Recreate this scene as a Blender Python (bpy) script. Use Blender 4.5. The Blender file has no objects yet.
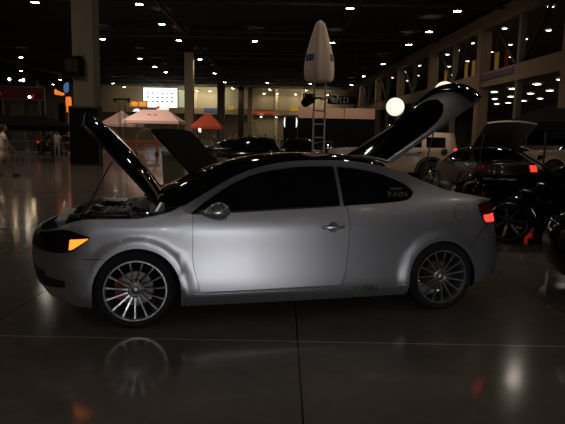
import bpy, bmesh, math, random
from mathutils import Vector, Matrix
random.seed(7)
PI = math.pi
SC = bpy.context.scene
COL = SC.collection

# ------------------------------------------------------------------ camera
CAM_H, FOC, HOR, ROLL = 1.541, 560.0, 138.0, math.radians(1.1)
PITCH = math.atan((212 - HOR) / FOC)
cd = bpy.data.cameras.new('camera')
cd.sensor_width = 36.0
cd.sensor_fit = 'HORIZONTAL'
cd.lens = FOC * 36.0 / 565.0
cd.clip_end = 500
cam = bpy.data.objects.new('camera', cd)
COL.objects.link(cam)
cam.matrix_world = Matrix.Translation((0, 0, CAM_H)) @ Matrix.Rotation(PI/2 - PITCH, 4, 'X') @ Matrix.Rotation(ROLL, 4, 'Z')
SC.camera = cam

# ------------------------------------------------------------------ world, exposure
w = bpy.data.worlds.new('hall_air'); SC.world = w; w.use_nodes = True
w.node_tree.nodes['Background'].inputs[0].default_value = (1.0, 0.85, 0.75, 1)
w.node_tree.nodes['Background'].inputs[1].default_value = 0.004
SC.view_settings.view_transform = 'Standard'
SC.view_settings.look = 'None'
SC.view_settings.gamma = 1.0
SC.view_settings.use_curve_mapping = False
SC.view_settings.exposure = 0.1
LAMP_L = 55.0        # radiance of the high-bay lamps
BEAM_W = 110.0       # their downward beam

def area_light(name, loc, size, power, col, rot=(0, 0, 0), sy=None, spread=PI):
    l = bpy.data.lights.new(name, 'AREA'); l.energy = power; l.color = col; l.size = size
    if sy: l.shape = 'RECTANGLE'; l.size_y = sy
    l.spread = spread
    o = bpy.data.objects.new(name, l); COL.objects.link(o); o.location = loc; o.rotation_euler = rot
    return o
# unseen soft light added low behind the camera to brighten the silver flank
area_light('flank_fill_light', (3.0, -5.0, 0.9), 2.0, 5.2, (.97, .97, 1.0), (1.54, 0, 0.27), spread=math.radians(40))
# the camera's own small flash, just above the lens
area_light('camera_flash', (0.03, -0.06, CAM_H + .09), .06, 8.5, (.95, .97, 1.0), (PI/2 - PITCH, 0, 0))

# ------------------------------------------------------------------ materials
MATS = {}
def mat(name, color=(.5, .5, .5), rough=.5, metal=0.0, spec=.5, coat=0.0, emit=0.0, ecol=None, noise=0.0, nscale=8.0, bump=0.0, trans=0.0, rvar=0.0):
    if name in MATS: return MATS[name]
    m = bpy.data.materials.new(name); m.use_nodes = True
    nt = m.node_tree; b = nt.nodes['Principled BSDF']
    c = (*color, 1)
    b.inputs['Base Color'].default_value = c
    b.inputs['Roughness'].default_value = rough
    b.inputs['Metallic'].default_value = metal
    b.inputs['Specular IOR Level'].default_value = spec
    b.inputs['Coat Weight'].default_value = coat
    b.inputs['Coat Roughness'].default_value = .05
    b.inputs['Transmission Weight'].default_value = trans
    if emit:
        b.inputs['Emission Color'].default_value = (*(ecol or color), 1)
        b.inputs['Emission Strength'].default_value = emit
    tc = nt.nodes.new('ShaderNodeTexCoord')
    n = nt.nodes.new('ShaderNodeTexNoise'); n.inputs['Scale'].default_value = nscale; n.inputs['Detail'].default_value = 5
    nt.links.new(tc.outputs['Object'], n.inputs['Vector'])
    if noise:
        mx = nt.nodes.new('ShaderNodeMix'); mx.data_type = 'RGBA'
        mx.inputs['A'].default_value = tuple(x * (1 - noise) for x in color) + (1,)
        mx.inputs['B'].default_value = tuple(min(1, x * (1 + noise)) for x in color) + (1,)
        nt.links.new(n.outputs['Fac'], mx.inputs['Factor'])
        nt.links.new(mx.outputs['Result'], b.inputs['Base Color'])
    if bump:
        bp = nt.nodes.new('ShaderNodeBump'); bp.inputs['Strength'].default_value = bump; bp.inputs['Distance'].default_value = .01
        nt.links.new(n.outputs['Fac'], bp.inputs['Height']); nt.links.new(bp.outputs['Normal'], b.inputs['Normal'])
    if rvar:
        mr = nt.nodes.new('ShaderNodeMapRange'); mr.inputs['To Min'].default_value = max(0, rough - rvar); mr.inputs['To Max'].default_value = rough + rvar
        nt.links.new(n.outputs['Fac'], mr.inputs['Value']); nt.links.new(mr.outputs['Result'], b.inputs['Roughness'])
    MATS[name] = m
    return m

def glass_mat(name, tint=(.02, .02, .022), see=.25):
    m = bpy.data.materials.new(name); m.use_nodes = True; nt = m.node_tree
    b = nt.nodes['Principled BSDF']; b.inputs['Base Color'].default_value = (*tint, 1); b.inputs['Roughness'].default_value = .015
    b.inputs['Specular IOR Level'].default_value = .5
    t = nt.nodes.new('ShaderNodeBsdfTransparent'); t.inputs[0].default_value = (.45, .47, .45, 1)
    mx = nt.nodes.new('ShaderNodeMixShader'); mx.inputs[0].default_value = see
    nt.links.new(b.outputs[0], mx.inputs[1]); nt.links.new(t.outputs[0], mx.inputs[2])
    nt.links.new(mx.outputs[0], nt.nodes['Material Output'].inputs[0])
    MATS[name] = m
    return m

SILVER = mat('silver_paint', (.40, .40, .42), .36, .80, .5, .2, noise=.04, nscale=300)
BLACKP = mat('black_paint', (.004, .004, .005), .03, 0, .5, .3, noise=.2, nscale=60)
GLASS = glass_mat('tinted_glass', (.006,.006,.007), see=.10)
WSGLASS = glass_mat('windscreen_glass', (.012, .014, .012), .45)
RUBBER = mat('tyre_rubber', (.005, .005, .005), .8, noise=.2, nscale=40, bump=.2)
RIM = mat('rim_alloy', (.45, .45, .455), .26, .85, noise=.05, nscale=90)
RIMD = mat('rim_dark_alloy', (.12, .12, .12), .25, .9, noise=.1, nscale=50)
BLACKPL = mat('black_plastic', (.012, .012, .012), .45, noise=.3, nscale=30)
BLACKM = mat('matte_black', (.004, .004, .004), .9, 0, .12, noise=.3, nscale=20)
CHROME = mat('chrome', (.75, .75, .75), .12, 1.0, noise=.03)
STEEL = mat('brushed_steel', (.35, .34, .33), .35, .9, noise=.1, nscale=60)
RED = mat('caliper_red', (.22, .008, .008), .4, noise=.1)
SEAT = mat('seat_fabric', (.045, .042, .04), .9, noise=.3, nscale=80, bump=.3)
AMBER = mat('amber_lamp', (1, .25, .02), .3, emit=2.1, ecol=(1.0, .21, .02), noise=.02)
REDL = mat('red_lamp', (.6, .02, .02), .3, emit=1.7, ecol=(1, .05, .03), noise=.05)
REDOFF = mat('red_lens', (.10, .006, .006), .1, coat=.5, noise=.1)
DARKLENS = mat('dark_lens', (.012, .008, .008), .05, spec=.6, coat=.6, noise=.1)

# ------------------------------------------------------------------ mesh builder
class MB:
    def __init__(s): s.bm = bmesh.new()
    def face(s, pts, flip=False):
        vs = [s.bm.verts.new(p) for p in pts]
        if flip: vs.reverse()
        return s.bm.faces.new(vs)
    def box(s, c, d, rot=None, bev=0.0):
        g = bmesh.ops.create_cube(s.bm, size=1.0)['verts']
        m = Matrix.Translation(c) @ (rot.to_4x4() if rot else Matrix.Identity(4)) @ Matrix.Diagonal((*d, 1))
        bmesh.ops.transform(s.bm, matrix=m, verts=g)
        if bev > 0:
            es = list({e for v in g for e in v.link_edges})
            bmesh.ops.bevel(s.bm, geom=es, offset=bev, segments=2, affect='EDGES', profile=.5)
        return s
    def tube(s, p0, p1, r0, r1=None, n=10, caps=True):
        p0 = Vector(p0); p1 = Vector(p1); r1 = r0 if r1 is None else r1
        d = p1 - p0
        q = d.to_track_quat('Z', 'Y')
        A = []; B = []
        for i in range(n):
            a = 2 * PI * i / n; v = Vector((math.cos(a), math.sin(a), 0))
            A.append(s.bm.verts.new(p0 + q @ (v * r0))); B.append(s.bm.verts.new(p1 + q @ (v * r1)))
        for i in range(n):
            j = (i + 1) % n; s.bm.faces.new((A[i], A[j], B[j], B[i]))
        if caps:
            s.bm.faces.new(A[::-1]); s.bm.faces.new(B)
        return s
    def path(s, pts, r, n=8):
        for a, b in zip(pts[:-1], pts[1:]): s.tube(a, b, r, n=n)
        return s
    def lathe(s, prof, M=Matrix.Identity(4), n=32, closed=False):
        rings = []
        for (r, z) in prof:
            rings.append([s.bm.verts.new(M @ Vector((r * math.cos(2*PI*i/n), r * math.sin(2*PI*i/n), z))) for i in range(n)])
        K = len(rings)
        for k in range(K if closed else K - 1):
            a = rings[k]; b = rings[(k + 1) % K]
            for i in range(n):
                j = (i + 1) % n; s.bm.faces.new((a[i], a[j], b[j], b[i]))
        return s
    def ball(s, c, r, sx=1, sy=1, sz=1, u=20, v=12, rot=None):
        g = bmesh.ops.create_uvsphere(s.bm, u_segments=u, v_segments=v, radius=r)['verts']
        m = Matrix.Translation(c) @ (rot.to_4x4() if rot else Matrix.Identity(4)) @ Matrix.Diagonal((sx, sy, sz, 1))
        bmesh.ops.transform(s.bm, matrix=m, verts=g)
        return s
    def grid(s, rows, flip=False):
        V = [[s.bm.verts.new(p) for p in r] for r in rows]
        for i in range(len(V) - 1):
            for j in range(len(V[0]) - 1):
                f = (V[i][j], V[i][j+1], V[i+1][j+1], V[i+1][j])
                s.bm.faces.new(f[::-1] if flip else f)
        return s
    def prism(s, poly, axis, t0, t1):
        """poly of 2-D points, extruded along axis 'x','y' or 'z' from t0 to t1"""
        def P(a, b, t): return {'x': (t, a, b), 'y': (a, t, b), 'z': (a, b, t)}[axis]
        A = [s.bm.verts.new(P(a, b, t0)) for a, b in poly]; B = [s.bm.verts.new(P(a, b, t1)) for a, b in poly]
        n = len(poly)
        s.bm.faces.new(A); s.bm.faces.new(B[::-1])
        for i in range(n):
            j = (i + 1) % n; s.bm.faces.new((A[i], B[i], B[j], A[j]))
        return s
    def build(s, name, m, parent=None, smooth=True, loc=None, rotz=0.0, weld=0.0, normals=True, solid=None, bevel=0.0, sub=0, angle=40):
        if weld: bmesh.ops.remove_doubles(s.bm, verts=s.bm.verts, dist=weld)
        if normals: bmesh.ops.recalc_face_normals(s.bm, faces=s.bm.faces)
        me = bpy.data.meshes.new(name); s.bm.to_mesh(me); s.bm.free()
        ms = m if isinstance(m, (list, tuple)) else [m]
        for x in ms: me.materials.append(x)
        o = bpy.data.objects.new(name, me); COL.objects.link(o)
        if parent: o.parent = parent
        if loc is not None: o.location = loc
        o.rotation_euler = (0, 0, rotz)
        if smooth:
            me.shade_smooth()
            try: me.set_sharp_from_angle(angle=math.radians(angle))
            except Exception: pass
        if solid is not None:
            md = o.modifiers.new('solidify', 'SOLIDIFY'); md.thickness = solid; md.offset = -1
            if smooth: es = o.modifiers.new('edge_split', 'EDGE_SPLIT'); es.split_angle = math.radians(50); es.use_edge_sharp = False
        if bevel:
            md = o.modifiers.new('bevel', 'BEVEL'); md.width = bevel; md.segments = 2; md.limit_method = 'ANGLE'
        if sub:
            md = o.modifiers.new('subdivision', 'SUBSURF'); md.levels = sub; md.render_levels = sub
        return o

def tag(o, label, cat, group=None):
    o['label'] = label; o['category'] = cat
    if group: o['group'] = group
    return o
def structure(o): o['kind'] = 'structure'; return o
def empty(name, loc=(0, 0, 0), rotz=0.0, parent=None):
    e = bpy.data.objects.new(name, None); COL.objects.link(e); e.location = loc; e.rotation_euler = (0, 0, rotz); e.empty_display_size = .2
    if parent: e.parent = parent
    return e
def copy_tree(o, parent=None):
    c = o.copy(); COL.objects.link(c); c.parent = parent
    for ch in list(o.children): copy_tree(ch, c)
    return c
def thing(name, label, cat, loc=(0, 0, 0), rotz=0.0, group=None):
    return tag(empty(name, loc, rotz), label, cat, group)
def lerp(pts, x):
    if x <= pts[0][0]: return pts[0][1]
    for (a, fa), (b, fb) in zip(pts[:-1], pts[1:]):
        if x <= b: return fa + (fb - fa) * (x - a) / (b - a) if b > a else fb
    return pts[-1][1]
def smooth_lerp(pts, x):
    """Catmull-Rom through the points"""
    n = len(pts)
    if x <= pts[0][0]: return pts[0][1]
    if x >= pts[-1][0]: return pts[-1][1]
    for i in range(n - 1):
        if x <= pts[i+1][0]: break
    x0, y0 = pts[i]; x1, y1 = pts[i+1]; h = x1 - x0
    def slope(k):
        if k <= 0: return (pts[1][1]-pts[0][1])/(pts[1][0]-pts[0][0])
        if k >= n-1: return (pts[-1][1]-pts[-2][1])/(pts[-1][0]-pts[-2][0])
        a = (pts[k][1]-pts[k-1][1])/(pts[k][0]-pts[k-1][0]); b = (pts[k+1][1]-pts[k][1])/(pts[k+1][0]-pts[k][0])
        if a*b <= 0: return 0
        return 2*a*b/(a+b)
    m0, m1 = slope(i), slope(i+1); t = (x - x0)/h
    return (2*t**3-3*t*t+1)*y0 + (t**3-2*t*t+t)*h*m0 + (-2*t**3+3*t*t)*y1 + (t**3-t*t)*h*m1

# ================================================================== STRUCTURE
HALL_L, HALL_R, BACK, ROOF = -75.0, 22.0, 135.0, 13.4

def floor_material():
    m = bpy.data.materials.new('polished_concrete'); m.use_nodes = True; nt = m.node_tree; L = nt.links
    b = nt.nodes['Principled BSDF']
    tc = nt.nodes.new('ShaderNodeTexCoord'); sep = nt.nodes.new('ShaderNodeSeparateXYZ'); L.new(tc.outputs['Object'], sep.inputs[0])
    n1 = nt.nodes.new('ShaderNodeTexNoise'); n1.inputs['Scale'].default_value = .9; n1.inputs['Detail'].default_value = 8; n1.inputs['Roughness'].default_value = .65
    n2 = nt.nodes.new('ShaderNodeTexNoise'); n2.inputs['Scale'].default_value = 9; n2.inputs['Detail'].default_value = 6
    L.new(tc.outputs['Object'], n1.inputs['Vector']); L.new(tc.outputs['Object'], n2.inputs['Vector'])
    cr = nt.nodes.new('ShaderNodeValToRGB')
    cr.color_ramp.elements[0].position = .3; cr.color_ramp.elements[0].color = (.125, .105, .088, 1)
    cr.color_ramp.elements[1].position = .75; cr.color_ramp.elements[1].color = (.19, .163, .138, 1)
    mx = nt.nodes.new('ShaderNodeMath'); mx.operation = 'ADD'
    h2 = nt.nodes.new('ShaderNodeMath'); h2.operation = 'MULTIPLY'; h2.inputs[1].default_value = .4
    h1 = nt.nodes.new('ShaderNodeMath'); h1.operation = 'MULTIPLY'; h1.inputs[1].default_value = .6
    L.new(n1.outputs['Fac'], h1.inputs[0]); L.new(n2.outputs['Fac'], h2.inputs[0]); L.new(h1.outputs[0], mx.inputs[0]); L.new(h2.outputs[0], mx.inputs[1])
    L.new(mx.outputs[0], cr.inputs['Fac'])
    def joint(sock, origin, period, width):
        a = nt.nodes.new('ShaderNodeMath'); a.operation = 'SUBTRACT'; a.inputs[1].default_value = origin - period/2
        c = nt.nodes.new('ShaderNodeMath'); c.operation = 'DIVIDE'; c.inputs[1].default_value = period
        f = nt.nodes.new('ShaderNodeMath'); f.operation = 'FRACT'
        d = nt.nodes.new('ShaderNodeMath'); d.operation = 'SUBTRACT'; d.inputs[1].default_value = .5
        e = nt.nodes.new('ShaderNodeMath'); e.operation = 'ABSOLUTE'
        g = nt.nodes.new('ShaderNodeMath'); g.operation = 'LESS_THAN'; g.inputs[1].default_value = width/period/2
        L.new(sock, a.inputs[0]); L.new(a.outputs[0], c.inputs[0]); L.new(c.outputs[0], f.inputs[0]); L.new(f.outputs[0], d.inputs[0]); L.new(d.outputs[0], e.inputs[0]); L.new(e.outputs[0], g.inputs[0])
        return g.outputs[0]
    jx = joint(sep.outputs['X'], .135, 2.465, .012); jy = joint(sep.outputs['Y'], 4.12, 4.93, .015)
    m1 = nt.nodes.new('ShaderNodeMix'); m1.data_type = 'RGBA'; m1.inputs['B'].default_value = (.018, .016, .014, 1)
    L.new(jx, m1.inputs['Factor']); L.new(cr.outputs[0], m1.inputs['A'])
    m2 = nt.nodes.new('ShaderNodeMix'); m2.data_type = 'RGBA'; m2.inputs['B'].default_value = (.46, .41, .35, 1)
    L.new(jy, m2.inputs['Factor']); L.new(m1.outputs['Result'], m2.inputs['A']); L.new(m2.outputs['Result'], b.inputs['Base Color'])
    mr = nt.nodes.new('ShaderNodeMapRange'); mr.inputs['To Min'].default_value = .09; mr.inputs['To Max'].default_value = .16
    L.new(n2.outputs['Fac'], mr.inputs['Value']); L.new(mr.outputs['Result'], b.inputs['Roughness'])
    bp = nt.nodes.new('ShaderNodeBump'); bp.inputs['Strength'].default_value = .05; bp.inputs['Distance'].default_value = .02
    L.new(n1.outputs['Fac'], bp.inputs['Height']); L.new(bp.outputs['Normal'], b.inputs['Normal'])
    b.inputs['Specular IOR Level'].default_value = .16
    return m
FLOORM = floor_material()
structure(MB().box((-20, 50, -.1), (130, 200, .2)).build('floor', FLOORM, smooth=False))
CEIL = mat('ceiling_dark', (.010, .009, .009), .95, noise=.5, nscale=.8)
structure(MB().box((-20, 50, ROOF + .1), (130, 200, .2)).build('ceiling', CEIL, smooth=False))
WALLB = mat('wall_beige', (.30, .25, .17), .9, noise=.12, nscale=.5)
WALLD = mat('wall_dark_drape', (.03, .027, .024), .95, noise=.4, nscale=.6)
structure(MB().box((-20, BACK + .25, 6.7), (130, .5, 13.4)).build('wall_back', WALLB, smooth=False))
structure(MB().box((HALL_L - 5, 50, 6.7), (.5, 200, 13.4)).build('wall_left', WALLD, smooth=False))
structure(MB().box((-20, -49.5, 6.7), (130, .5, 13.4)).build('wall_front', WALLD, smooth=False))
CONC = mat('column_concrete', (.16, .135, .10), .85, noise=.15, nscale=1.5, bump=.2)
CONCL = mat('column_painted', (.42, .34, .22), .8, noise=.1, nscale=1.5)
TRUSS = mat('truss_dark_steel', (.035, .032, .032), .6, .3, noise=.3, nscale=2)

# roof trusses along and across the hall
n = 0
for Y in (31, 47, 63.5, 80, 96, 111.5, 126):
    b = MB()
    for z in (12.55, 13.2): b.box((-27, Y + 1.2, z), (98, .16, .16))
    x = -74
    while x < 20:
        b.tube((x, Y + 1.2, 12.55), (x + 1.9, Y + 1.2, 13.2), .05, n=5); b.tube((x + 1.9, Y + 1.2, 13.2), (x + 3.8, Y + 1.2, 12.55), .05, n=5); x += 3.8
    n += 1
    structure(b.build('trim_%d' % n, TRUSS))
for X in (-61, -44, -28, -11.8, 5.1):
    b = MB().box((X + .9, 52, 12.7), (.2, 164, .35))
    for k in range(10):
        b.tube((X + .9, -25 + 16 * k, 12.6), (X + .9 + 8.4, -17 + 16 * k, 13.2), .07, n=5)
        b.tube((X + .9, -25 + 16 * k, 12.6), (X + .9 - 8.4, -17 + 16 * k, 13.2), .07, n=5)
    n += 1
    structure(b.build('trim_%d' % n, TRUSS))

# columns
def hall_column(name, x, y, wd, h, m, skirt=None):
    b = MB().box((0, 0, h/2), (wd, wd, h))
    for zz in (h * .25, h * .5, h * .75): b.box((0, 0, zz), (wd + .01, wd + .01, .04))
    o = b.build(name, m, loc=(x, y, 0), smooth=False); return structure(o)
n += 1; hall_column('trim_%d' % n, -9.98, 28.8, 1.02, 13.3, CONC)
n += 1; hall_column('trim_%d' % n, -13.05, 78.0, 1.15, 12.7, CONCL)
n += 1; hall_column('trim_%d' % n, -13.6, 122.0, 1.5, 12.7, CONC)
n += 1; hall_column('trim_%d' % n, -53.5, 122.0, 1.5, 12.7, CONC)
n += 1; hall_column('trim_%d' % n, -9.6, 126.0, 1.2, 12.7, mat('column_dark_brown', (.07, .055, .04), .9, noise=.2))  # brown column, darker than its neighbours
n += 1; hall_column('trim_%d' % n, -7.9, 131.0, 1.1, 12.7, CONCL)
BALC = mat('balcony_fascia', (.32, .23, .15), .85, noise=.2, nscale=.4)
n += 1; structure(MB().box((-15, 133.5, 7.4), (70, 2.6, 1.3)).build('trim_%d' % n, BALC, smooth=False))
for xp in (-1.9, 4.2, -21, -27):
    n += 1; structure(MB().box((xp, 134.6, 6.5), (.7, .6, 13)).build('trim_%d' % n, CONCL, smooth=False))

# right-hand concourse: two open storeys behind a row of columns
FA = math.radians(3.0)
def hallp(u, v, z=0.0): return Vector((u*math.cos(FA) - v*math.sin(FA), u*math.sin(FA) + v*math.cos(FA), z))
U0 = 21.0
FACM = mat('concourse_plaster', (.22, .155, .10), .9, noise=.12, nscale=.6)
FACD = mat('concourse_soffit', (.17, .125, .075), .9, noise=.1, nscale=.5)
def fbox(c, d, m, name):
    o = MB().box((0, 0, 0), d).build(name, m, smooth=False); o.location = hallp(*c); o.rotation_euler = (0, 0, FA); return structure(o)
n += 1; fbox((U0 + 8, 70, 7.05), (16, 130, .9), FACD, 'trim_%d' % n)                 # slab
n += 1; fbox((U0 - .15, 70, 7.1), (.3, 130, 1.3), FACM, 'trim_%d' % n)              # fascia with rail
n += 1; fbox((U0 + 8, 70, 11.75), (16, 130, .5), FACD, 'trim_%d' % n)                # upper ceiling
n += 1; fbox((U0 - .1, 70, 12.2), (.5, 130, 1.3), FACM, 'trim_%d' % n)               # top beam
o = MB().box((0, 0, 0), (.5, 150, 13.4)).build('wall_right', FACM, smooth=False); o.location = hallp(U0 + 16, 62, 6.7); o.rotation_euler = (0, 0, FA); structure(o)
for k in range(12):
    v = 37.2 + 7.4 * k
    wd = .95 if k % 2 == 0 else .45
    n += 1; fbox((U0, v, 6.0), (wd, wd, 12.0), FACM if k % 2 == 0 else CONC, 'trim_%d' % n)
DKBR = mat('dark_brace_steel', (.012, .011, .011), .6, noise=.2)
for k in range(6):
    v = 37.2 + 14.8 * k
    for sg in (-1, 1):
        a = hallp(U0 - .1, v + sg * 2.4, 11.9); c = hallp(U0 - .1, v + sg * 6.8, 7.8)
        n += 1; structure(MB().tube(a, c, .16, n=6).build('trim_%d' % n, DKBR))

# ================================================================== LAMPS
HOUSING = mat('lamp_housing', (.03, .03, .035), .5, .4, noise=.1)
def emis(name, col, s): return mat(name, col, .5, emit=s, ecol=col, noise=.02)
E_BAY = emis('bay_lamp_glow', (1.0, .86, .72), LAMP_L)
E_DOWN = emis('downlight_glow', (1.0, .92, .84), 9.0)
E_BACK = emis('back_downlight_glow', (1.0, .88, .62), 60.0)
def make_lamp(r, E, label, group, h=.35):
    t = thing('ceiling_lamp', label, 'lamp', (0, 0, 0), 0, group)
    MB().lathe([(r*.35, h), (r*.5, h*.8), (r*.95, h*.15), (r*1.05, 0), (r*1.0, .0), (r*.9, h*.15)], n=20).build('lamp_housing', HOUSING, t)
    MB().lathe([(.001, 0.02), (r*.6, 0.0), (r*.97, .03)], n=20).build('lamp_diffuser', E, t)
    return t
bays = [(-20.3,47),(-11.9,47),(5.15,47),(13.9,47.3),(-20.3,64),(-11.8,55),(-11.85,64),(-3.4,63.5),(5.1,63.5),(-37,80.4),(-20.1,79.5),(-36.2,96),
        (-11.75,79),(13.6,63.8),(13.6,80),(13.9,56.2),(-44.2,112.3),(-49.8,122.8),(-20.1,88.4),(-19.9,95.6),(-11.8,95.8),(-11.7,111),(13.2,96),(12.9,111),
        (-45,97.6),(-53.3,115),(-35.3,117.6),(-35.4,125.7),(-3.4,110.5),(-3.3,126),(-11.3,124.2),(4.9,110.7),(4.7,125.7),
        (13.7,31.2),(-3.4,31.2),(-20.3,31.2),(13.7,15.2),(-3.4,15.2),(-20.3,15.2),(-11.9,31.2),(-28.4,31.2),(5.15,31.2),(-11.9,15.2),(-28.4,15.2),(5.15,15.2),(-28.4,-1),(-20.3,-1),(-20.3,-17),(13.7,-9),(13.7,-1),(-11.8,-1),(5.1,-17),(-3.4,-17),(13.7,-17),(-11.8,-17),(5.1,-33),(-11.8,-33)]
def bay_beam(t):
    l = bpy.data.lights.new('lamp_beam', 'SPOT'); l.energy = BEAM_W; l.color = (1.0, .82, .62); l.spot_size = math.radians(112); l.spot_blend = .5; l.shadow_soft_size = .28
    o = bpy.data.objects.new('lamp_beam', l); COL.objects.link(o); o.parent = t; o.location = (0, 0, -.05)
base = make_lamp(.33, E_BAY, 'round white high-bay lamp hanging under the dark hall roof', 'high-bay lamps of the hall'); bay_beam(base)
for i, (x, y) in enumerate(bays):
    o = base if i == 0 else copy_tree(base)
    o.location = (x, y, 12.0)
    MBs = None
up = [(22.1,41.2),(22.5,49.4),(26.6,49.6),(22.8,53.9),(22.75,57.1),(26.8,57.3),(23,61.8),(27,62.2),(26.7,54),(27.3,69.7),(30.6,65.4),(23.1,68.7),(26.6,80.8),(23,64.9),(26.3,86.2),(29.1,96.9)]
t0 = math.radians(3.83)
def from_meas(u, v): return (u*math.cos(t0) - v*math.sin(t0), u*math.sin(t0) + v*math.cos(t0))
base = make_lamp(.24, E_DOWN, 'small round downlight in the ceiling of the upper concourse', 'downlights of the upper concourse', .12)
i = 0
for (u, v) in up + [(22.9, 75), (23.1, 82), (26.9, 75), (30.8, 74), (30.8, 84), (23.2, 90), (26.8, 94)]:
    o = base if i == 0 else copy_tree(base); i += 1
    x, y = from_meas(u, v); s = 11.2 / 11.2
    o.location = (x, y, 11.38)
low = [(24.7,55.6),(28.8,64.5),(32.8,72.8),(24.8,51.9),(28.8,60.6),(33.1,70.2),(33.2,66.4),(28.8,56.3),(24.7,47.3),(33,62.2),(28.8,52.6),(24.6,43.4),(32.7,57)]
base = make_lamp(.36, E_DOWN, 'oval-looking downlight in the ceiling of the lower concourse', 'downlights of the lower concourse', .12)
for i, (u, v) in enumerate(low):
    o = base if i == 0 else copy_tree(base)
    x, y = from_meas(u, v); o.location = (x, y, 6.46)
base = make_lamp(.30, E_BACK, 'small warm downlight washing the beige back wall', 'downlights on the back wall', .12)
for i, (x, z) in enumerate([(-4.8, 11.7), (-1.8, 11.7), (2.6, 11.7), (-5.4, 6.3), (-1.9, 6.3), (-17.5, 12.0), (-20.5, 12.0), (6.8, 11.7), (10, 11.7), (-24.5, 12)]):
    o = base if i == 0 else copy_tree(base)
    o.location = (x, BACK - 1.6 if z > 7 else BACK - 2.9, z)
# wash lamps of the back wall (part of the building's lighting)
area_light('back_wall_wash', (-17.5, BACK - 5, 12.3), 7, 520, (1, .95, .68), (.9, 0, 0), 1.0)
area_light('back_wall_wash', (4, BACK - 5, 12.3), 10, 230, (1, .82, .55), (.9, 0, 0), 1.0)
area_light('back_wall_wash', (-32, BACK - 5, 12.3), 16, 150, (1, .86, .6), (.9, 0, 0), 1.0)
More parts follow.
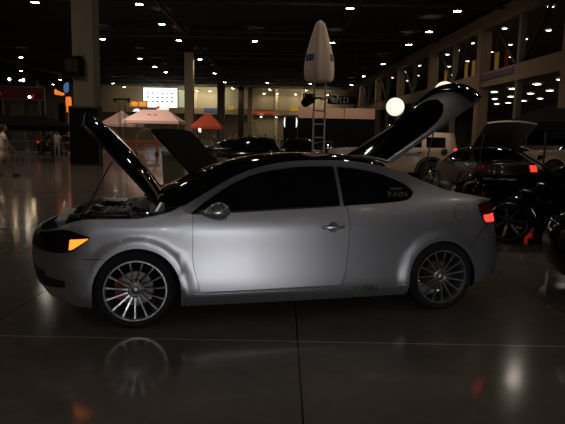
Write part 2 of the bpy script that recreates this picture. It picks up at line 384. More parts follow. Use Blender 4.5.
# ================================================================== CARS
class Shell:
    """side drawing (X along the car, nose at -X, Z up) lifted on to a curved flank, mirrored about Yc"""
    def __init__(s, P):
        s.P = P; s.Yc = P['Yc']
    def S(s, X, z):
        y = lerp(s.P['flank'], z)
        b0, b1 = s.P['XsF'], s.P['XsR']; y += s.P.get('barrel', .05) * ((X - (b0+b1)/2) / ((b1-b0)/2)) ** 2
        for (cx, cz, r) in s.P['arches']:
            d = math.hypot(X - cx, z - cz) - r
            if z > cz - .2 and d < .095: y -= s.P.get('flare', .022) * (1.0 if d < .05 else (.095 - d) / .045)
        return y
    def nose(s, z): return lerp(s.P['noseX'], z)
    def tail(s, z): return lerp(s.P['tailX'], z)
    def pos(s, X, z, off=0.0):
        """nominal X anywhere along the flank (before the ends are rounded) -> point"""
        P = s.P
        if X < P['XsF']:
            t = min(1, (P['XsF'] - X) / (P['XsF'] - P['noseNom'])); n = P['nF']
            w = (max(0, 1 - t ** n)) ** (1 / n)
            return Vector((P['XsF'] - (P['XsF'] - s.nose(z)) * t - off * t, s.Yc - (s.Yc - s.S(P['XsF'], z) + off) * w, z))
        if X > P['XsR']:
            t = min(1, (X - P['XsR']) / (P['tailNom'] - P['XsR'])); n = P['nR']
            w = (max(0, 1 - t ** n)) ** (1 / n)
            return Vector((P['XsR'] + (s.tail(z) - P['XsR']) * t + off * t, s.Yc - (s.Yc - s.S(P['XsR'], z) + off) * w, z))
        return Vector((X, s.S(X, z) - off, z))
    def shear(s, X, z):
        for (xd, rl, rr, tab) in s.P.get('shears', []):
            d = X - xd; r = rr if d > 0 else rl
            if abs(d) < r: X += (1 - abs(d)/r) * lerp(tab, z)
        return X
    def l0(s, X):
        z = lerp(s.P['bottom'], X)
        for (cx, cz, r) in s.P['arches']:
            if abs(X - cx) < r - 1e-3: z = max(z, cz + math.sqrt(max(0, r*r - (X-cx)**2)))
        return z
    def columns(s):
        P = s.P; st = P.get('step', .06); cols = []
        nth = P.get('nth', 9)
        for i in range(nth):                       # nose, from the centre line back
            th = PI/2 * (1 - i / nth); t = math.sin(th) ** (2 / P['nF']); cols.append(P['XsF'] - (P['XsF'] - P['noseNom']) * t)
        keys = [P['XsF'], P['XsR']]
        for (cx, cz, r) in P['arches']:
            for k in range(9): 
                a = PI/2 * k / 8; keys += [cx - r * math.cos(a), cx + r * math.cos(a)]
        keys += P.get('keys', [])
        keys = sorted(set(round(k, 5) for k in keys if P['XsF'] <= k <= P['XsR']))
        for a, b in zip(keys[:-1], keys[1:]):
            cols.append(a); m = int((b - a) / st)
            for j in range(1, m + 1): 
                if b - a > st: cols.append(a + (b - a) * j / (m + 1))
        cols.append(keys[-1])
        for i in range(1, nth + 1):
            th = PI/2 * i / nth; t = math.sin(th) ** (2 / P['nR']); cols.append(P['XsR'] + (P['tailNom'] - P['XsR']) * t)
        return cols
    def make(s, parent, mats, names=None):
        P = s.P; cols = s.columns(); rows = P.get('rows', (3, 8, 6, 3))
        g0, g1 = P['green']
        V = []
        for X in cols:
            col = []
            xx = s.shear(X, .4); z0 = s.l0(X)
            z1 = max(lerp(P['sill'], X), z0 + .02)
            if g0 <= X <= g1:
                z2 = smooth_lerp(P['dlob'], X); z3 = smooth_lerp(P['dlot'], X); z4 = smooth_lerp(P['outer'], X)
                z3 = max(z2, min(z3, z4)); z4 = max(z4, z3)
            else:
                z2 = z3 = z4 = smooth_lerp(P['belt'], X)
            zs = []
            for (a, b, m) in ((z0, z1, rows[0]), (z1, z2, rows[1]), (z2, z3, rows[2]), (z3, z4, rows[3])):
                zs += [a + (b - a) * i / m for i in range(m)]
            zs.append(z4)
            for z in zs:
                col.append(s.pos(s.shear(X, z), z))
            V.append(col)
        s.V = V; s.cols = cols
        b0, b1, b2 = rows[0], rows[0] + rows[1], rows[0] + rows[1] + rows[2]
        R = sum(rows)
        def inr(X, rng): return any(a - 1e-4 <= X <= b + 1e-4 for a, b in rng)
        glassr = P['glass']; doors = P.get('doors', [])
        out = {'glass': [], 'doors': []}
        mir = lambda p: Vector((p.x, 2 * s.Yc - p.y, p.z))
        body = MB(); gl = {}; dr = {}
        for k in range(len(cols) - 1):
            xm = (cols[k] + cols[k+1]) / 2
            for r in range(R):
                q = [V[k][r], V[k+1][r], V[k+1][r+1], V[k][r+1]]
                h = max((q[3] - q[0]).length, (q[2] - q[1]).length)
                if h < .0015: continue
                tgt = None
                if b1 <= r < b2:
                    gi = next((i for i, (a, b) in enumerate(glassr) if a <= xm <= b), None)
                    if gi is not None: tgt = ('g', gi)
                elif b0 <= r < b1:
                    di = next((i for i, (a, b) in enumerate(doors) if a <= xm <= b), None)
                    if di is not None: tgt = ('d', di)
                for side in (0, 1):
                    qq = [p.copy() for p in q] if side == 0 else [mir(p) for p in q][::-1]
                    if tgt is None: body.face(qq)
                    elif tgt[0] == 'g': gl.setdefault((tgt[1], side), MB()).face([p + Vector((0, .012 if side == 0 else -.012, 0)) for p in qq])
                    else: dr.setdefault((tgt[1], side), MB()).face(qq)
        # top skins
        skins = {}
        Q = P.get('q', 12)
        for k in range(len(cols) - 1):
            xm = (cols[k] + cols[k+1]) / 2
            sk = next((x for x in P['skins'] if x[0] <= xm <= x[1]), None)
            if sk is None: continue
            rowsP = []
            for kk in (k, k+1):
                p = V[kk][-1]; hw = s.Yc - p.y; X = cols[kk]
                bow = lerp(P['bow'], X); cr = lerp(P['crown'], X) * min(1, hw / .4)
                pts = []
                for i in range(Q + 1):
                    u = -1 + 2 * i / Q; f = 1 - abs(u) ** 2.3
                    pts.append(Vector((p.x + bow * f, s.Yc + u * hw, p.z + cr * f)))
                rowsP.append(pts)
            dst = body if sk[2] == 'body' else skins.setdefault(sk[2], (MB(), sk[3]))[0]
            for i in range(Q):
                q = [rowsP[0][i], rowsP[1][i], rowsP[1][i+1], rowsP[0][i+1]]
                if (q[1]-q[0]).length < 1e-4 and (q[2]-q[3]).length < 1e-4: continue
                if rowsP[0][0].y > s.Yc - 1e-4 and rowsP[1][0].y > s.Yc - 1e-4: continue
                dst.face(q)
        bo = body.build('body', mats['paint'], parent, weld=.0008, normals=False, solid=.012, angle=50)
        out['body'] = bo
        for (gi, side), m in sorted(gl.items()):
            out['glass'].append(m.build('side_window', mats['glass'], parent, weld=.0008, normals=False, solid=.004))
        for (di, side), m in sorted(dr.items()):
            bmesh.ops.remove_doubles(m.bm, verts=m.bm.verts, dist=.0008)
            g = P.get('gap', .0045); vs = [v for v in m.bm.verts]
            xs0 = min(v.co.x for v in vs); 
            cen = sum((v.co for v in vs), Vector()) / len(vs)
            bnd = [v for v in vs if v.is_boundary]
            for v in bnd:
                fd = Vector((0, 0, 0))
                for e in v.link_edges:
                    if e.is_boundary:
                        f = e.link_faces[0]; c = f.calc_center_median(); m2 = (e.verts[0].co + e.verts[1].co)/2
                        d = c - m2; t = (e.verts[1].co - e.verts[0].co).normalized(); d = d - t * d.dot(t); fd += d.normalized()
                v.co += fd.normalized() * g if fd.length > 0 else fd
            o = m.build('door', mats['paint'], parent, normals=False, solid=.02, angle=50)
            out['doors'].append(o)
        for key, (m, mk) in skins.items():
            out[key] = m.build(key, mats[mk], parent, weld=.0008, normals=False, solid=.008, angle=50)
        # dark underside and inner wheel housings, as one pan
        x0, x1 = P['XsF'] + .02, P['XsR'] - .02
        m = MB()
        W = s.Yc - s.S((x0+x1)/2, .3) - .05
        zf = lerp(P['bottom'], (x0+x1)/2) + .03
        segs = sorted([(cx - r - .02, cx + r + .02) for cx, cz, r in P['arches']])
        prev = P['noseNom'] + .32
        for a, b in segs:
            kf = .62 if prev < P['XsF'] else 1.0
            m.box(((prev + a)/2, s.Yc, zf + .06), (a - prev, 2*W*kf, .1)); prev = b
        m.box(((prev + P['tailNom'] - .34)/2, s.Yc, zf + .08), (P['tailNom'] - .34 - prev, 2*W*.7, .1))
        for (cx, cz, r) in P['arches']:
            for sd in (0, 1):
                rows_ = []
                for i in range(17):
                    a = -.3 + (PI + .6) * i / 16
                    y0, y1 = s.S(cx, cz + r) + .02, .34
                    p = [Vector((cx - (r+.015) * math.cos(a), y, cz + (r+.015) * math.sin(a))) for y in (y0, y1)]
                    rows_.append([mir(x) if sd else x for x in p])
                m.grid(rows_, flip=bool(sd))
                yb = .34 if sd == 0 else 2 * s.Yc - .34
                fan = [Vector((cx - (r+.015) * math.cos(-.3 + (PI+.6)*i/16), yb, cz + (r+.015) * math.sin(-.3 + (PI+.6)*i/16))) for i in range(17)]
                m.face(fan)
        out['under'] = m.build('underbody', BLACKM, parent, normals=False)
        return out
    def patch(s, name, x0, x1, top, bot, m, parent, off=.006, side=0, nx=10, nz=4, solid=.004, zoff=0):
        rows = []
        for i in range(nx + 1):
            X = x0 + (x1 - x0) * i / nx; a = lerp(bot, X) if isinstance(bot, list) else bot; b = lerp(top, X) if isinstance(top, list) else top
            r = [s.pos(X, a + (b - a) * j / nz, off) for j in range(nz + 1)]
            if side: r = [Vector((p.x, 2*s.Yc - p.y, p.z)) for p in r]
            rows.append(r)
        return MB().grid(rows, flip=(side == 0)).build(name, m, parent, weld=.0005, normals=False, solid=solid)

def make_wheel(parent, X, Y, z, R, rr, width=.22, spokes=15, side=0, rimm=None, style='thin', caliper=None, steer=0.0, detail=True, spin=0.0):
    """outer face towards -Y (side 0) or +Y (side 1); the tyre is the wheel's own mesh, the rest are its sub-parts"""
    rimm = rimm or RIM
    sg = -1 if side == 0 else 1
    M = Matrix.Rotation(PI/2 if side == 0 else -PI/2, 4, 'X')        # lathe z -> outward
    rot = Matrix.Rotation(spin, 4, 'Z')
    w2 = width / 2
    prof = [(rr, w2-.012), (rr+.012, w2-.002), ((R+rr)/2, w2+.006), (R-.022, w2-.004), (R-.006, w2-.018), (R, w2-.05), (R, -w2+.05), (R-.006, -w2+.018), (R-.03, -w2), (rr, -w2+.01)]
    t = MB().lathe(prof, M, n=48 if detail else 28, closed=True)
    t = t.build('wheel', RUBBER, parent, loc=(X, Y, z)); t.rotation_euler = (0, 0, steer)
    b = MB()
    b.lathe([(rr+.004, w2-.006), (rr+.002, w2+.002), (rr-.010, w2+.002), (rr-.016, w2-.010), (rr-.022, w2-.05), (rr-.035, -w2+.03), (rr-.005, -w2+.01)], M, n=48 if detail else 28)
    b.build('rim', rimm, t)
    sp = MB()
    hub = .062 if style == 'thin' else .07
    for i in range(spokes):
        a = 2 * PI * i / spokes + spin
        c, s_ = math.cos(a), math.sin(a)
        def pt(r, u, h): return M @ Vector((r*c - u*s_, r*s_ + u*c, h))
        if style == 'thin': st = [(hub-.015, .013, w2-.028, .02), (.11, .0085, w2-.022, .02), (.17, .0075, w2-.012, .018), (rr-.012, .0115, w2-.006, .02)]
        else: st = [(hub-.02, .030, w2-.04, .03), (.12, .022, w2-.03, .03), (rr-.05, .020, w2-.02, .03), (rr-.01, .030, w2-.008, .03)]
        ring = []
        for (r, u, h, d) in st:
            ring.append([sp.bm.verts.new(pt(r, -u, h-d)), sp.bm.verts.new(pt(r, -u*.7, h)), sp.bm.verts.new(pt(r, u*.7, h)), sp.bm.verts.new(pt(r, u, h-d))])
        for q0, q1 in zip(ring[:-1], ring[1:]):
            for j in range(4):
                jj = (j+1) % 4; sp.bm.faces.new((q0[j], q0[jj], q1[jj], q1[j]))
        sp.bm.faces.new(ring[-1]); sp.bm.faces.new(ring[0][::-1])
    sp.build('spokes', rimm, t, smooth=False)
    h = MB().lathe([(hub+.004, w2-.06), (hub+.002, w2-.028), (hub-.012, w2-.022), (.036, w2-.030), (.031, w2-.016), (.026, w2-.012), (.001, w2-.010)], M, n=24)
    for i in range(5):
        a = 2*PI*i/5 + .3
        h.tube(M @ Vector((.048*math.cos(a), .048*math.sin(a), w2-.05)), M @ Vector((.048*math.cos(a), .048*math.sin(a), w2-.018)), .0085, n=6)
    h.build('wheel_hub', STEEL if detail else rimm, t)
    if detail:
        MB().lathe([(.14, w2-.10), (.14, w2-.085), (.08, w2-.085), (.07, w2-.07), (.001, w2-.07)], M, n=32).build('brake_disc', mat('disc_steel', (.14,.135,.13), .4, .9, noise=.1, nscale=60), t)
        if caliper:
            cb = MB()
            for i in range(7):
                a = PI - .55 + 1.1 * i / 7 if side == 0 else -.55 + 1.1 * i / 7
                cb.box(M @ Vector((.135*math.cos(a), .135*math.sin(a)*(1), w2-.075)), (.05, .05, .05), rot=Matrix.Rotation(a, 3, 'Y') if side == 0 else None)
            cb.build('brake_caliper', caliper, t, smooth=False)
    return t

def seat_mesh(cx, cy, z, parent, name='seat', m=None):
    m = m or SEAT
    b = MB()
    b.box((cx, cy, z + .10), (.50, .48, .16), bev=.05)
    b.box((cx + .30, cy, z + .42), (.15, .46, .62), rot=Matrix.Rotation(.25, 3, 'Y'), bev=.05)
    for sy in (-.2, .2): b.box((cx + .24, cy + sy, z + .40), (.13, .09, .48), rot=Matrix.Rotation(.25, 3, 'Y'), bev=.035)
    o = b.build(name, m, parent)
    MB().box((cx + .40, cy, z + .80), (.09, .26, .17), rot=Matrix.Rotation(.2, 3, 'Y'), bev=.035).tube((cx+.38, cy-.06, z+.68), (cx+.39, cy-.06, z+.76), .008).tube((cx+.38, cy+.06, z+.68), (cx+.39, cy+.06, z+.76), .008).build('headrest', m, o)
    return o

# ---------------------------------------------------------------- the silver coupe
TC = dict(Yc=.84, flank=[(.12,.05),(.17,.01),(.24,-.026),(.30,-.033),(.40,-.022),(.50,-.009),(.60,.000),(.70,.005),(.79,.008),(.81,.012),(.92,.044),(1.0,.078),(1.15,.17),(1.30,.275),(1.4,.33)],
    arches=[(.012,.305,.345),(2.712,.30,.34)], flare=.018,
    XsF=-.34, noseNom=-.90, nF=2.08, noseX=[(.18,-.74),(.25,-.79),(.33,-.845),(.5,-.88),(.62,-.875),(.70,-.85),(.78,-.79),(.88,-.69)],
    XsR=3.06, tailNom=3.52, nR=2.7, tailX=[(.2,3.36),(.32,3.48),(.45,3.52),(.62,3.51),(.72,3.47),(.85,3.45),(1.0,3.42),(1.1,3.36)],
    bottom=[(-.88,.25),(-.66,.235),(-.5,.20),(-.335,.18),(.36,.16),(.7,.162),(2.2,.162),(2.38,.18),(3.05,.235),(3.2,.27),(3.52,.33)],
    sill=[(-.9,.36),(-.35,.30),(.3,.272),(3.1,.30),(3.5,.40)],
    belt=[(-.88,.745),(-.80,.76),(-.70,.79),(-.60,.835),(-.50,.865),(-.36,.885),(0,.885),(.15,.905),(.28,.935),(.395,.98),(3.2,.99),(3.52,.99)],
    green=(.39, 3.6),
    dlob=[(.39,.935),(.43,.915),(.77,.925),(1.3,.948),(1.78,.968),(2.15,.985),(2.36,1.005),(2.44,1.045),(2.46,1.075),(2.7,.99),(3.0,.97),(3.5,.93)],
    dlot=[(.39,.935),(.43,.925),(.55,1.005),(.70,1.10),(.82,1.165),(1.01,1.235),(1.2,1.272),(1.4,1.295),(1.67,1.303),(1.93,1.285),(2.10,1.258),(2.2,1.235),(2.32,1.19),(2.40,1.145),(2.44,1.105),(2.46,1.075),(2.7,.99),(3.0,.97),(3.5,.93)],
    outer=[(.39,.978),(.58,1.085),(.83,1.215),(1.0,1.275),(1.15,1.312),(1.35,1.340),(1.60,1.352),(1.80,1.350),(2.0,1.335),(2.22,1.300),(2.41,1.243),(2.66,1.142),(2.92,1.055),(3.06,1.025),(3.3,1.00),(3.52,.985)],
    glass=[(.43,1.735),(1.765,2.46)], keys=[.40,.43,.455,1.735,1.765,1.80,2.44,2.46,2.40,1.02,2.24,3.10],
    shears=[(.455,.09,.35,[(.17,.05),(.27,.055),(.33,.045),(.40,.022),(.53,-.005),(.9,0)]),
            (1.80,.5,.5,[(.17,-.10),(.27,-.09),(.33,-.055),(.41,-.03),(.60,-.006),(.83,.008),(.96,-.008),(1.3,-.01)])],
    doors=[(.455,1.80)], step=.045, rows=(4,11,7,3), nth=12, q=16,
    skins=[(.40,1.02,'windscreen','ws'),(1.02,2.24,'roof_panel','roof'),(3.10,3.6,'body','paint')],
    bow=[(.40,-.30),(.83,-.20),(1.02,-.13),(1.3,-.05),(1.6,0),(2.24,.07),(3.1,.0)], crown=[(.40,.0),(.83,.025),(1.02,.045),(1.3,.055),(2.24,.05),(3.1,.0),(3.5,0)])
TC_O, TC_PSI = Vector((-1.1574, 4.3325, 0)), math.radians(14.285)
car = thing('sport_coupe', 'silver two-door coupe with open black hood and raised rear hatch in the foreground', 'car', TC_O, TC_PSI)
sh = Shell(TC)
tc = sh.make(car, dict(paint=SILVER, glass=GLASS, ws=WSGLASS, roof=BLACKP))
for i, d in enumerate(tc['doors']):
    pass
def mirY(y): return 2 * .84 - y
# door furniture
for sd, d in enumerate(tc['doors']):
    f = (lambda y: y) if sd == 0 else mirY
    y0 = sh.S(1.65, .79)
    MB().lathe([(.048, -.002), (.046, .004), (.040, .003), (.03, .001), (.001, .0)], Matrix.Translation((1.65, f(y0 - .003), .79)) @ Matrix.Rotation(PI/2 if sd == 0 else -PI/2, 4, 'X'), n=28).build('handle_recess', mat('recess_silver', (.14,.14,.145), .45, .4, noise=.05), d)
    hb = MB()
    rows = []
    for i in range(9):
        x = 1.545 + .205 * i / 8; bulge = .030 * math.sin(PI * i / 8) ** .5 + .004
        rows.append([Vector((x, f(y0 - bulge), .79 + .014*math.cos(a))) + Vector((0, (-1 if sd == 0 else 1)*.008*math.sin(a), 0)) for a in [2*PI*j/8 for j in range(9)]])
    hb.grid(rows).build('door_handle', mat('handle_silver', (.5,.5,.51), .3, .7, noise=.03), d, weld=.0003)
    # mirror: shell, glass, stalk
    mb = MB().ball((.635, f(-.10), .955), .5, .265, .21, .15, u=24, v=14)
    for v in mb.bm.verts:
        x = v.co.x
        if x > .70: v.co.x = .70 + (x - .70) * .35
        if x < .64: v.co.z = .965 + (v.co.z - .965) * (1 - .5 * (.64 - x)/.12) - .02*(.64-x)/.12
    mo = mb.build('side_mirror', mat('mirror_silver', (.42,.41,.41), .25, .75, coat=.4, noise=.03), d)
    MB().ball((.725, f(-.10), .965), .5, .02, .15, .095).build('mirror_glass', CHROME, mo)
    MB().prism([(.48,.925),(.60,.925),(.62,.955),(.52,.955)], 'y', f(-.03), f(.06)).build('mirror_stalk', BLACKPL, mo, smooth=False)
# grey strip imitating the door glass edge reflection, and belt moulding
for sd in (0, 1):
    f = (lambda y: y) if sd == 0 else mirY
    MB().grid([[Vector((x + .004, f(sh.S(x, z) + .004), z)) for x in (1.722, 1.738)] for z in [.985 + .30 * i / 10 for i in range(11)]]).build('window_edge_glint', mat('glint_grey', (.07,.07,.07), .4, .2, noise=.05), car, solid=.004)
    MB().grid([[Vector((x, f(sh.S(x, z) + .004), z)) for z in [lerp([(.43,.905),(1.8,.958)], x), lerp([(.43,.923),(1.8,.976)], x)]] for x in [.47 + 1.3 * i / 20 for i in range(21)]]).build('belt_moulding', BLACKPL, car, solid=.006)
# side skirt strip with bright upper edge
sk = sh.patch('side_skirt', .40, 2.34, [(.4,.262),(.55,.248),(2.1,.248),(2.34,.258)], [(.4,.165),(2.34,.165)], SILVER, car, off=.026, nx=30, solid=.022)
sh.patch('side_skirt', .40, 2.34, [(.4,.262),(.55,.248),(2.1,.248),(2.34,.258)], [(.4,.165),(2.34,.165)], SILVER, car, off=.026, side=1, nx=30, solid=.022)

def text_mesh(body, size, m, parent, name, M, ext=.001):
    cu = bpy.data.curves.new(name, 'FONT'); cu.body = body; cu.size = size; cu.extrude = ext; cu.align_x = 'CENTER'; cu.align_y = 'CENTER'
    cu.materials.append(m); tmp = bpy.data.objects.new('tmp', cu); COL.objects.link(tmp)
    dg = bpy.context.evaluated_depsgraph_get(); dg.update(); me = bpy.data.meshes.new_from_object(tmp.evaluated_get(dg)); bpy.data.objects.remove(tmp)
    if not me.materials: me.materials.append(m)
    o = bpy.data.objects.new(name, me); COL.objects.link(o)
    o.parent = parent; o.matrix_local = M
    return o
UP = Matrix.Rotation(PI/2, 4, 'X')
DEC = mat('decal_black', (.01,.01,.01), .6, noise=.1); DECG = mat('decal_green', (.02,.13,.05), .6, noise=.1); DECW = mat('decal_grey', (.12,.12,.11), .7, noise=.05)
tx = text_mesh('TEIN', .062, DEC, car, 'skirt_lettering', Matrix.Translation((1.99, sh.S(2.0,.235) - .034, .247)) @ Matrix.Rotation(-.02, 4, 'Y') @ UP)
em = MB()
em.prism([(1.835,.275),(1.885,.275),(1.875,.235),(1.86,.215),(1.845,.235)], 'y', sh.S(1.9,.245)-.036, sh.S(1.9,.245)-.030)
em.build('skirt_emblem', DECG, car, smooth=False)
def tilt_at(x, z):   # frame on the side glass
    p0 = Vector((x, sh.S(x, z-.03), z-.03)); p1 = Vector((x, sh.S(x, z+.03), z+.03)); up = (p1-p0).normalized(); n_ = Vector((1,0,0)).cross(up)
    n_ = -n_ if n_.y > 0 else n_
    R = Matrix((Vector((1,0,0)), up, n_)).transposed().to_4x4()
    return Matrix.Translation(Vector((x, sh.S(x, z) + .006, z)) + n_*.003) @ R
text_mesh('P-HIN', .075, DECW, car, 'window_sticker', tilt_at(2.295, 1.055))
dsh = MB()
for i in range(7):
    Mx = tilt_at(2.24 + .018*i, 1.105)
    dsh.box(Mx @ Vector((0,0,0)), (.009, .002, .022 if i % 2 else .016))
dsh.build('sticker_small_marks', DECW, car, smooth=False)

# lights
HL = sh.patch('headlight', -.82, -.34, [(-.82,.74),(-.70,.775),(-.60,.80),(-.5,.79),(-.34,.745)], [(-.82,.61),(-.6,.61),(-.48,.63),(-.34,.73)], DARKLENS, car, off=.004, nx=14)
sh.patch('turn_signal', -.505, -.355, [(-.505,.724),(-.355,.734)], [(-.505,.642),(-.48,.648),(-.355,.728)], AMBER, HL, off=.010)
HL2 = sh.patch('headlight', -.82, -.34, [(-.82,.74),(-.70,.775),(-.60,.80),(-.5,.79),(-.34,.745)], [(-.82,.61),(-.6,.61),(-.48,.63),(-.34,.73)], DARKLENS, car, off=.004, side=1, nx=14)
for sd in (0, 1):
    sh.patch('fog_opening', -.80, -.55, [(-.80,.42),(-.55,.40)], [(-.80,.32),(-.55,.35)], BLACKPL, car, off=.003, side=sd)
    tl = sh.patch('tail_light', 3.12, 3.34, [(3.12,.965),(3.2,.985),(3.34,.985)], [(3.12,.90),(3.17,.79),(3.34,.79)], REDOFF, car, off=.008, side=sd)
    sh.patch('tail_lamp_glow', 3.165, 3.33, [(3.165,.865),(3.33,.875)], [(3.165,.825),(3.19,.80),(3.33,.80)], REDL, tl, off=.013, side=sd)
sh.patch('grille', -.88, -.74, [(-.88,.72),(-.74,.70)], [(-.88,.62),(-.74,.64)], BLACKPL, car, off=.004, nx=12)
sh.patch('grille', -.88, -.74, [(-.88,.72),(-.74,.70)], [(-.88,.62),(-.74,.64)], BLACKPL, car, off=.004, nx=12, side=1)
sh.patch('lower_intake', -.88, -.72, [(-.88,.48),(-.72,.45)], [(-.88,.30),(-.72,.33)], BLACKPL, car, off=.004, nx=12)
sh.patch('lower_intake', -.88, -.72, [(-.88,.48),(-.72,.45)], [(-.88,.30),(-.72,.33)], BLACKPL, car, off=.004, nx=12, side=1)
# bumper seams
for (x0, x1, z0, z1) in ((-.40, -.245, .568, .573),):
    for sd in (0, 1): sh.patch('panel_seam', x0, x1, z1, z0, BLACKM, car, off=.0015, side=sd, nx=4, nz=4, solid=.002)
for sd in (0, 1): sh.patch('panel_seam', 3.02, 3.22, [(3.02,.60),(3.12,.70),(3.22,.786)], [(3.02,.592),(3.12,.692),(3.22,.778)], BLACKM, car, off=.0015, side=sd, nx=6, nz=2, solid=.002)
# fuel cap: a round lid in a dark ring
fx, fz = 2.915, .885
def disc_on(x, z, r0, r1, off, m, name, parent):
    rows = []
    for i in range(4):
        r = r0 + (r1 - r0) * i / 3
        rows.append([sh.pos(x + r*math.cos(2*PI*j/28), z + r*math.sin(2*PI*j/28), off) for j in range(29)])
    return MB().grid(rows, flip=True).build(name, m, parent, weld=.0003, normals=False, solid=.003)
disc_on(fx, fz, .075, .0785, .0015, BLACKM, 'fuel_cap_gap', car)
disc_on(fx, fz, .001, .0745, .0020, SILVER, 'fuel_cap', car)

# wheels: Y centre 0.11 inside the outer face
for (x, sd) in ((0.0, 0), (2.7, 0), (0.0, 1), (2.7, 1)):
    y = .095 if sd == 0 else mirY(.095)
    make_wheel(car, x, y, .315, .318, .245, .225, 15, sd, RIM, 'thin', RED if x == 0 else mat('caliper_copper', (.10,.03,.02), .35, .5, noise=.1), spin=.07 if x == 0 else .2)

# hood, opened on its rear hinge
hin = Vector((.20, 0, .985)); hd = Vector((-.66, 0, .752)).normalized(); hn = Vector((.752, 0, .66)).normalized()
def hood_pt(s_, u, off=0.0):
    hw = .69 - .05 * s_ - .13 * max(0, s_ - .8) ** 1.5 / .09
    L = .86 + .10 * (1 - abs(u) ** 2.2)
    if s_ < .12: L2 = L
    bowh = -.12 * (1 - u*u) * (1 - s_)           # cowl edge bows
    cr = .11 * (1 - abs(u) ** 2.5) * (.6 + .4*math.sin(PI*min(1, s_)))
    curl = -.10 * max(0, s_ - .82) ** 1.6 / .18 ** .6
    p = hin + hd * (L * s_ + bowh) + hn * (cr + curl + off)
    return Vector((p.x, .84 + u * hw, p.z))
us = [-1 + 2 * i / 20 for i in range(21)]
rows = [[hood_pt(i / 18, u) for u in us] for i in range(19)]
hood = MB().grid(rows).build('hood', BLACKP, car, normals=False, solid=.012)
ins = MB().grid([[hood_pt(.1 + .78 * i / 10, u * .86, -.045) for u in us] for i in range(11)]).build('hood_liner', BLACKM, hood, normals=False, solid=.01)
rim_ = MB()
for u in (-.97, .97): rim_.path([hood_pt(i / 18, u, -.022) for i in range(19)], .016, n=6)
rim_.path([hood_pt(.985, u, -.02) for u in us], .016, n=6)
rim_.build('hood_frame', BLACKPL, hood)
MB().path([Vector((-.45, .22, .80)), Vector((-.17, .25, 1.33))], .006).build('hood_prop', BLACKPL, car)
for y in (.2, 1.48): MB().prism([(.12,.90),(.24,.90),(.24,.985),(.17,1.02),(.12,.97)], 'y', y, y+.02).build('hood_hinge', BLACKPL, car, smooth=False)

# engine bay
bay = MB()
bay.box((-.02, .84, .50), (.6, 1.34, .05)).box((-.45, .84, .50), (.3, .95, .05)); bay.box((.30, .84, .72), (.06, 1.50, .46)); bay.box((-.66, .84, .62), (.06, .80, .20))
for y in (.14, 1.54): bay.box((.0, y, .66), (.56, .03, .36))
bay.build('engine_bay', BLACKM, car, smooth=False)
for sd in (0, 1):                                # fender gutters inside the wings
    FL = MB()
    rows = []
    for i in range(16):
        x = -.62 + .98 * i / 15; z = smooth_lerp(TC['belt'], x); p = sh.pos(x, z)
        q = Vector((p.x + (.03 if x < -.4 else 0), p.y + .075, z - .025))
        if sd: p = Vector((p.x, mirY(p.y), p.z)); q = Vector((q.x, mirY(q.y), q.z))
        rows.append([p, q])
    FL.grid(rows, flip=(sd == 0))
    FL.build('wing_gutter', mat('gutter_silver', (.10,.10,.10), .3, .5, noise=.05), car, normals=False, solid=.006)
eng = MB().box((-.20, .80, .68), (.44, .62, .30), bev=.03).box((-.20, .80, .84), (.36, .50, .05), bev=.02)
for i in range(6): eng.box((-.34 + .055*i, .80, .872), (.02, .44, .015))
engine = eng.build('engine', mat('engine_casting', (.04,.04,.04), .35, .7, noise=.3, nscale=30), car)
ip = MB()
for i in range(4): ip.path([Vector((-.40, .62 + .11*i, .74)), Vector((-.46, .62 + .11*i, .82)), Vector((-.38, .62 + .11*i, .88)), Vector((-.28, .62 + .11*i, .86))], .022)
ip.build('intake_pipe', mat('cast_alloy', (.22,.2,.19), .22, .9, noise=.1), engine)
MB().path([Vector((-.30,.30,.80)), Vector((-.42,.36,.86)), Vector((-.52,.55,.83)), Vector((-.55,.80,.80))],   .035, n=12).build('intake_hose', BLACKPL, engine)
MB().ball((-.26,.27,.80), .5, .16, .16, .15).build('air_filter', RED, engine)
MB().box((.06, .30, .80), (.20, .17, .18), bev=.01).build('battery', BLACKPL, engine)
MB().ball((-.02, 1.32, .82), .5, .18, .16, .16).tube((-.02,1.32,.88), (-.02,1.32,.92), .03).build('coolant_tank', mat('tank_plastic', (.35,.33,.25), .4, noise=.1), engine)
MB().tube((.10,.22,.90), (.10,1.46,.90), .016).tube((.10,.22,.86),(.10,.22,.91),.05).tube((.10,1.46,.86),(.10,1.46,.91),.05).build('strut_brace', CHROME, engine)
rad = MB().box((-.60, .84, .70), (.06, .72, .20)).box((-.60,.84,.815),(.09,.80,.03), bev=.008)
rad.build('radiator', STEEL, engine, smooth=False)
hz = MB()
for k in range(9):
    y = .28 + .14 * k; z0 = .74 + .05 * random.random()
    hz.path([Vector((-.5 + .1*random.random(), y, z0)), Vector((-.35 + .1*random.random(), y + .08, z0 + .08)), Vector((-.1 + .1*random.random(), y + .02, z0 + .06)), Vector((.2, y + .1*random.random(), z0+.04))], .010 + .006*random.random(), n=6)
hz.build('engine_hoses', mat('hose_rubber', (.015,.015,.015), .25, coat=.4, noise=.1), engine)
cl = MB()
for k in range(16): MB().ball((-.52 + .7*random.random(), .22 + 1.2*random.random(), .835 + .05*random.random()), .5, .04, .05, .035, u=10, v=8).build('hose_clamp', CHROME, engine)
MB().prism([(.16,.93),(.20,1.0),(.22,1.0),(.18,.93)], 'y', .14, .19).build('hinge_arm', STEEL, engine, smooth=False)
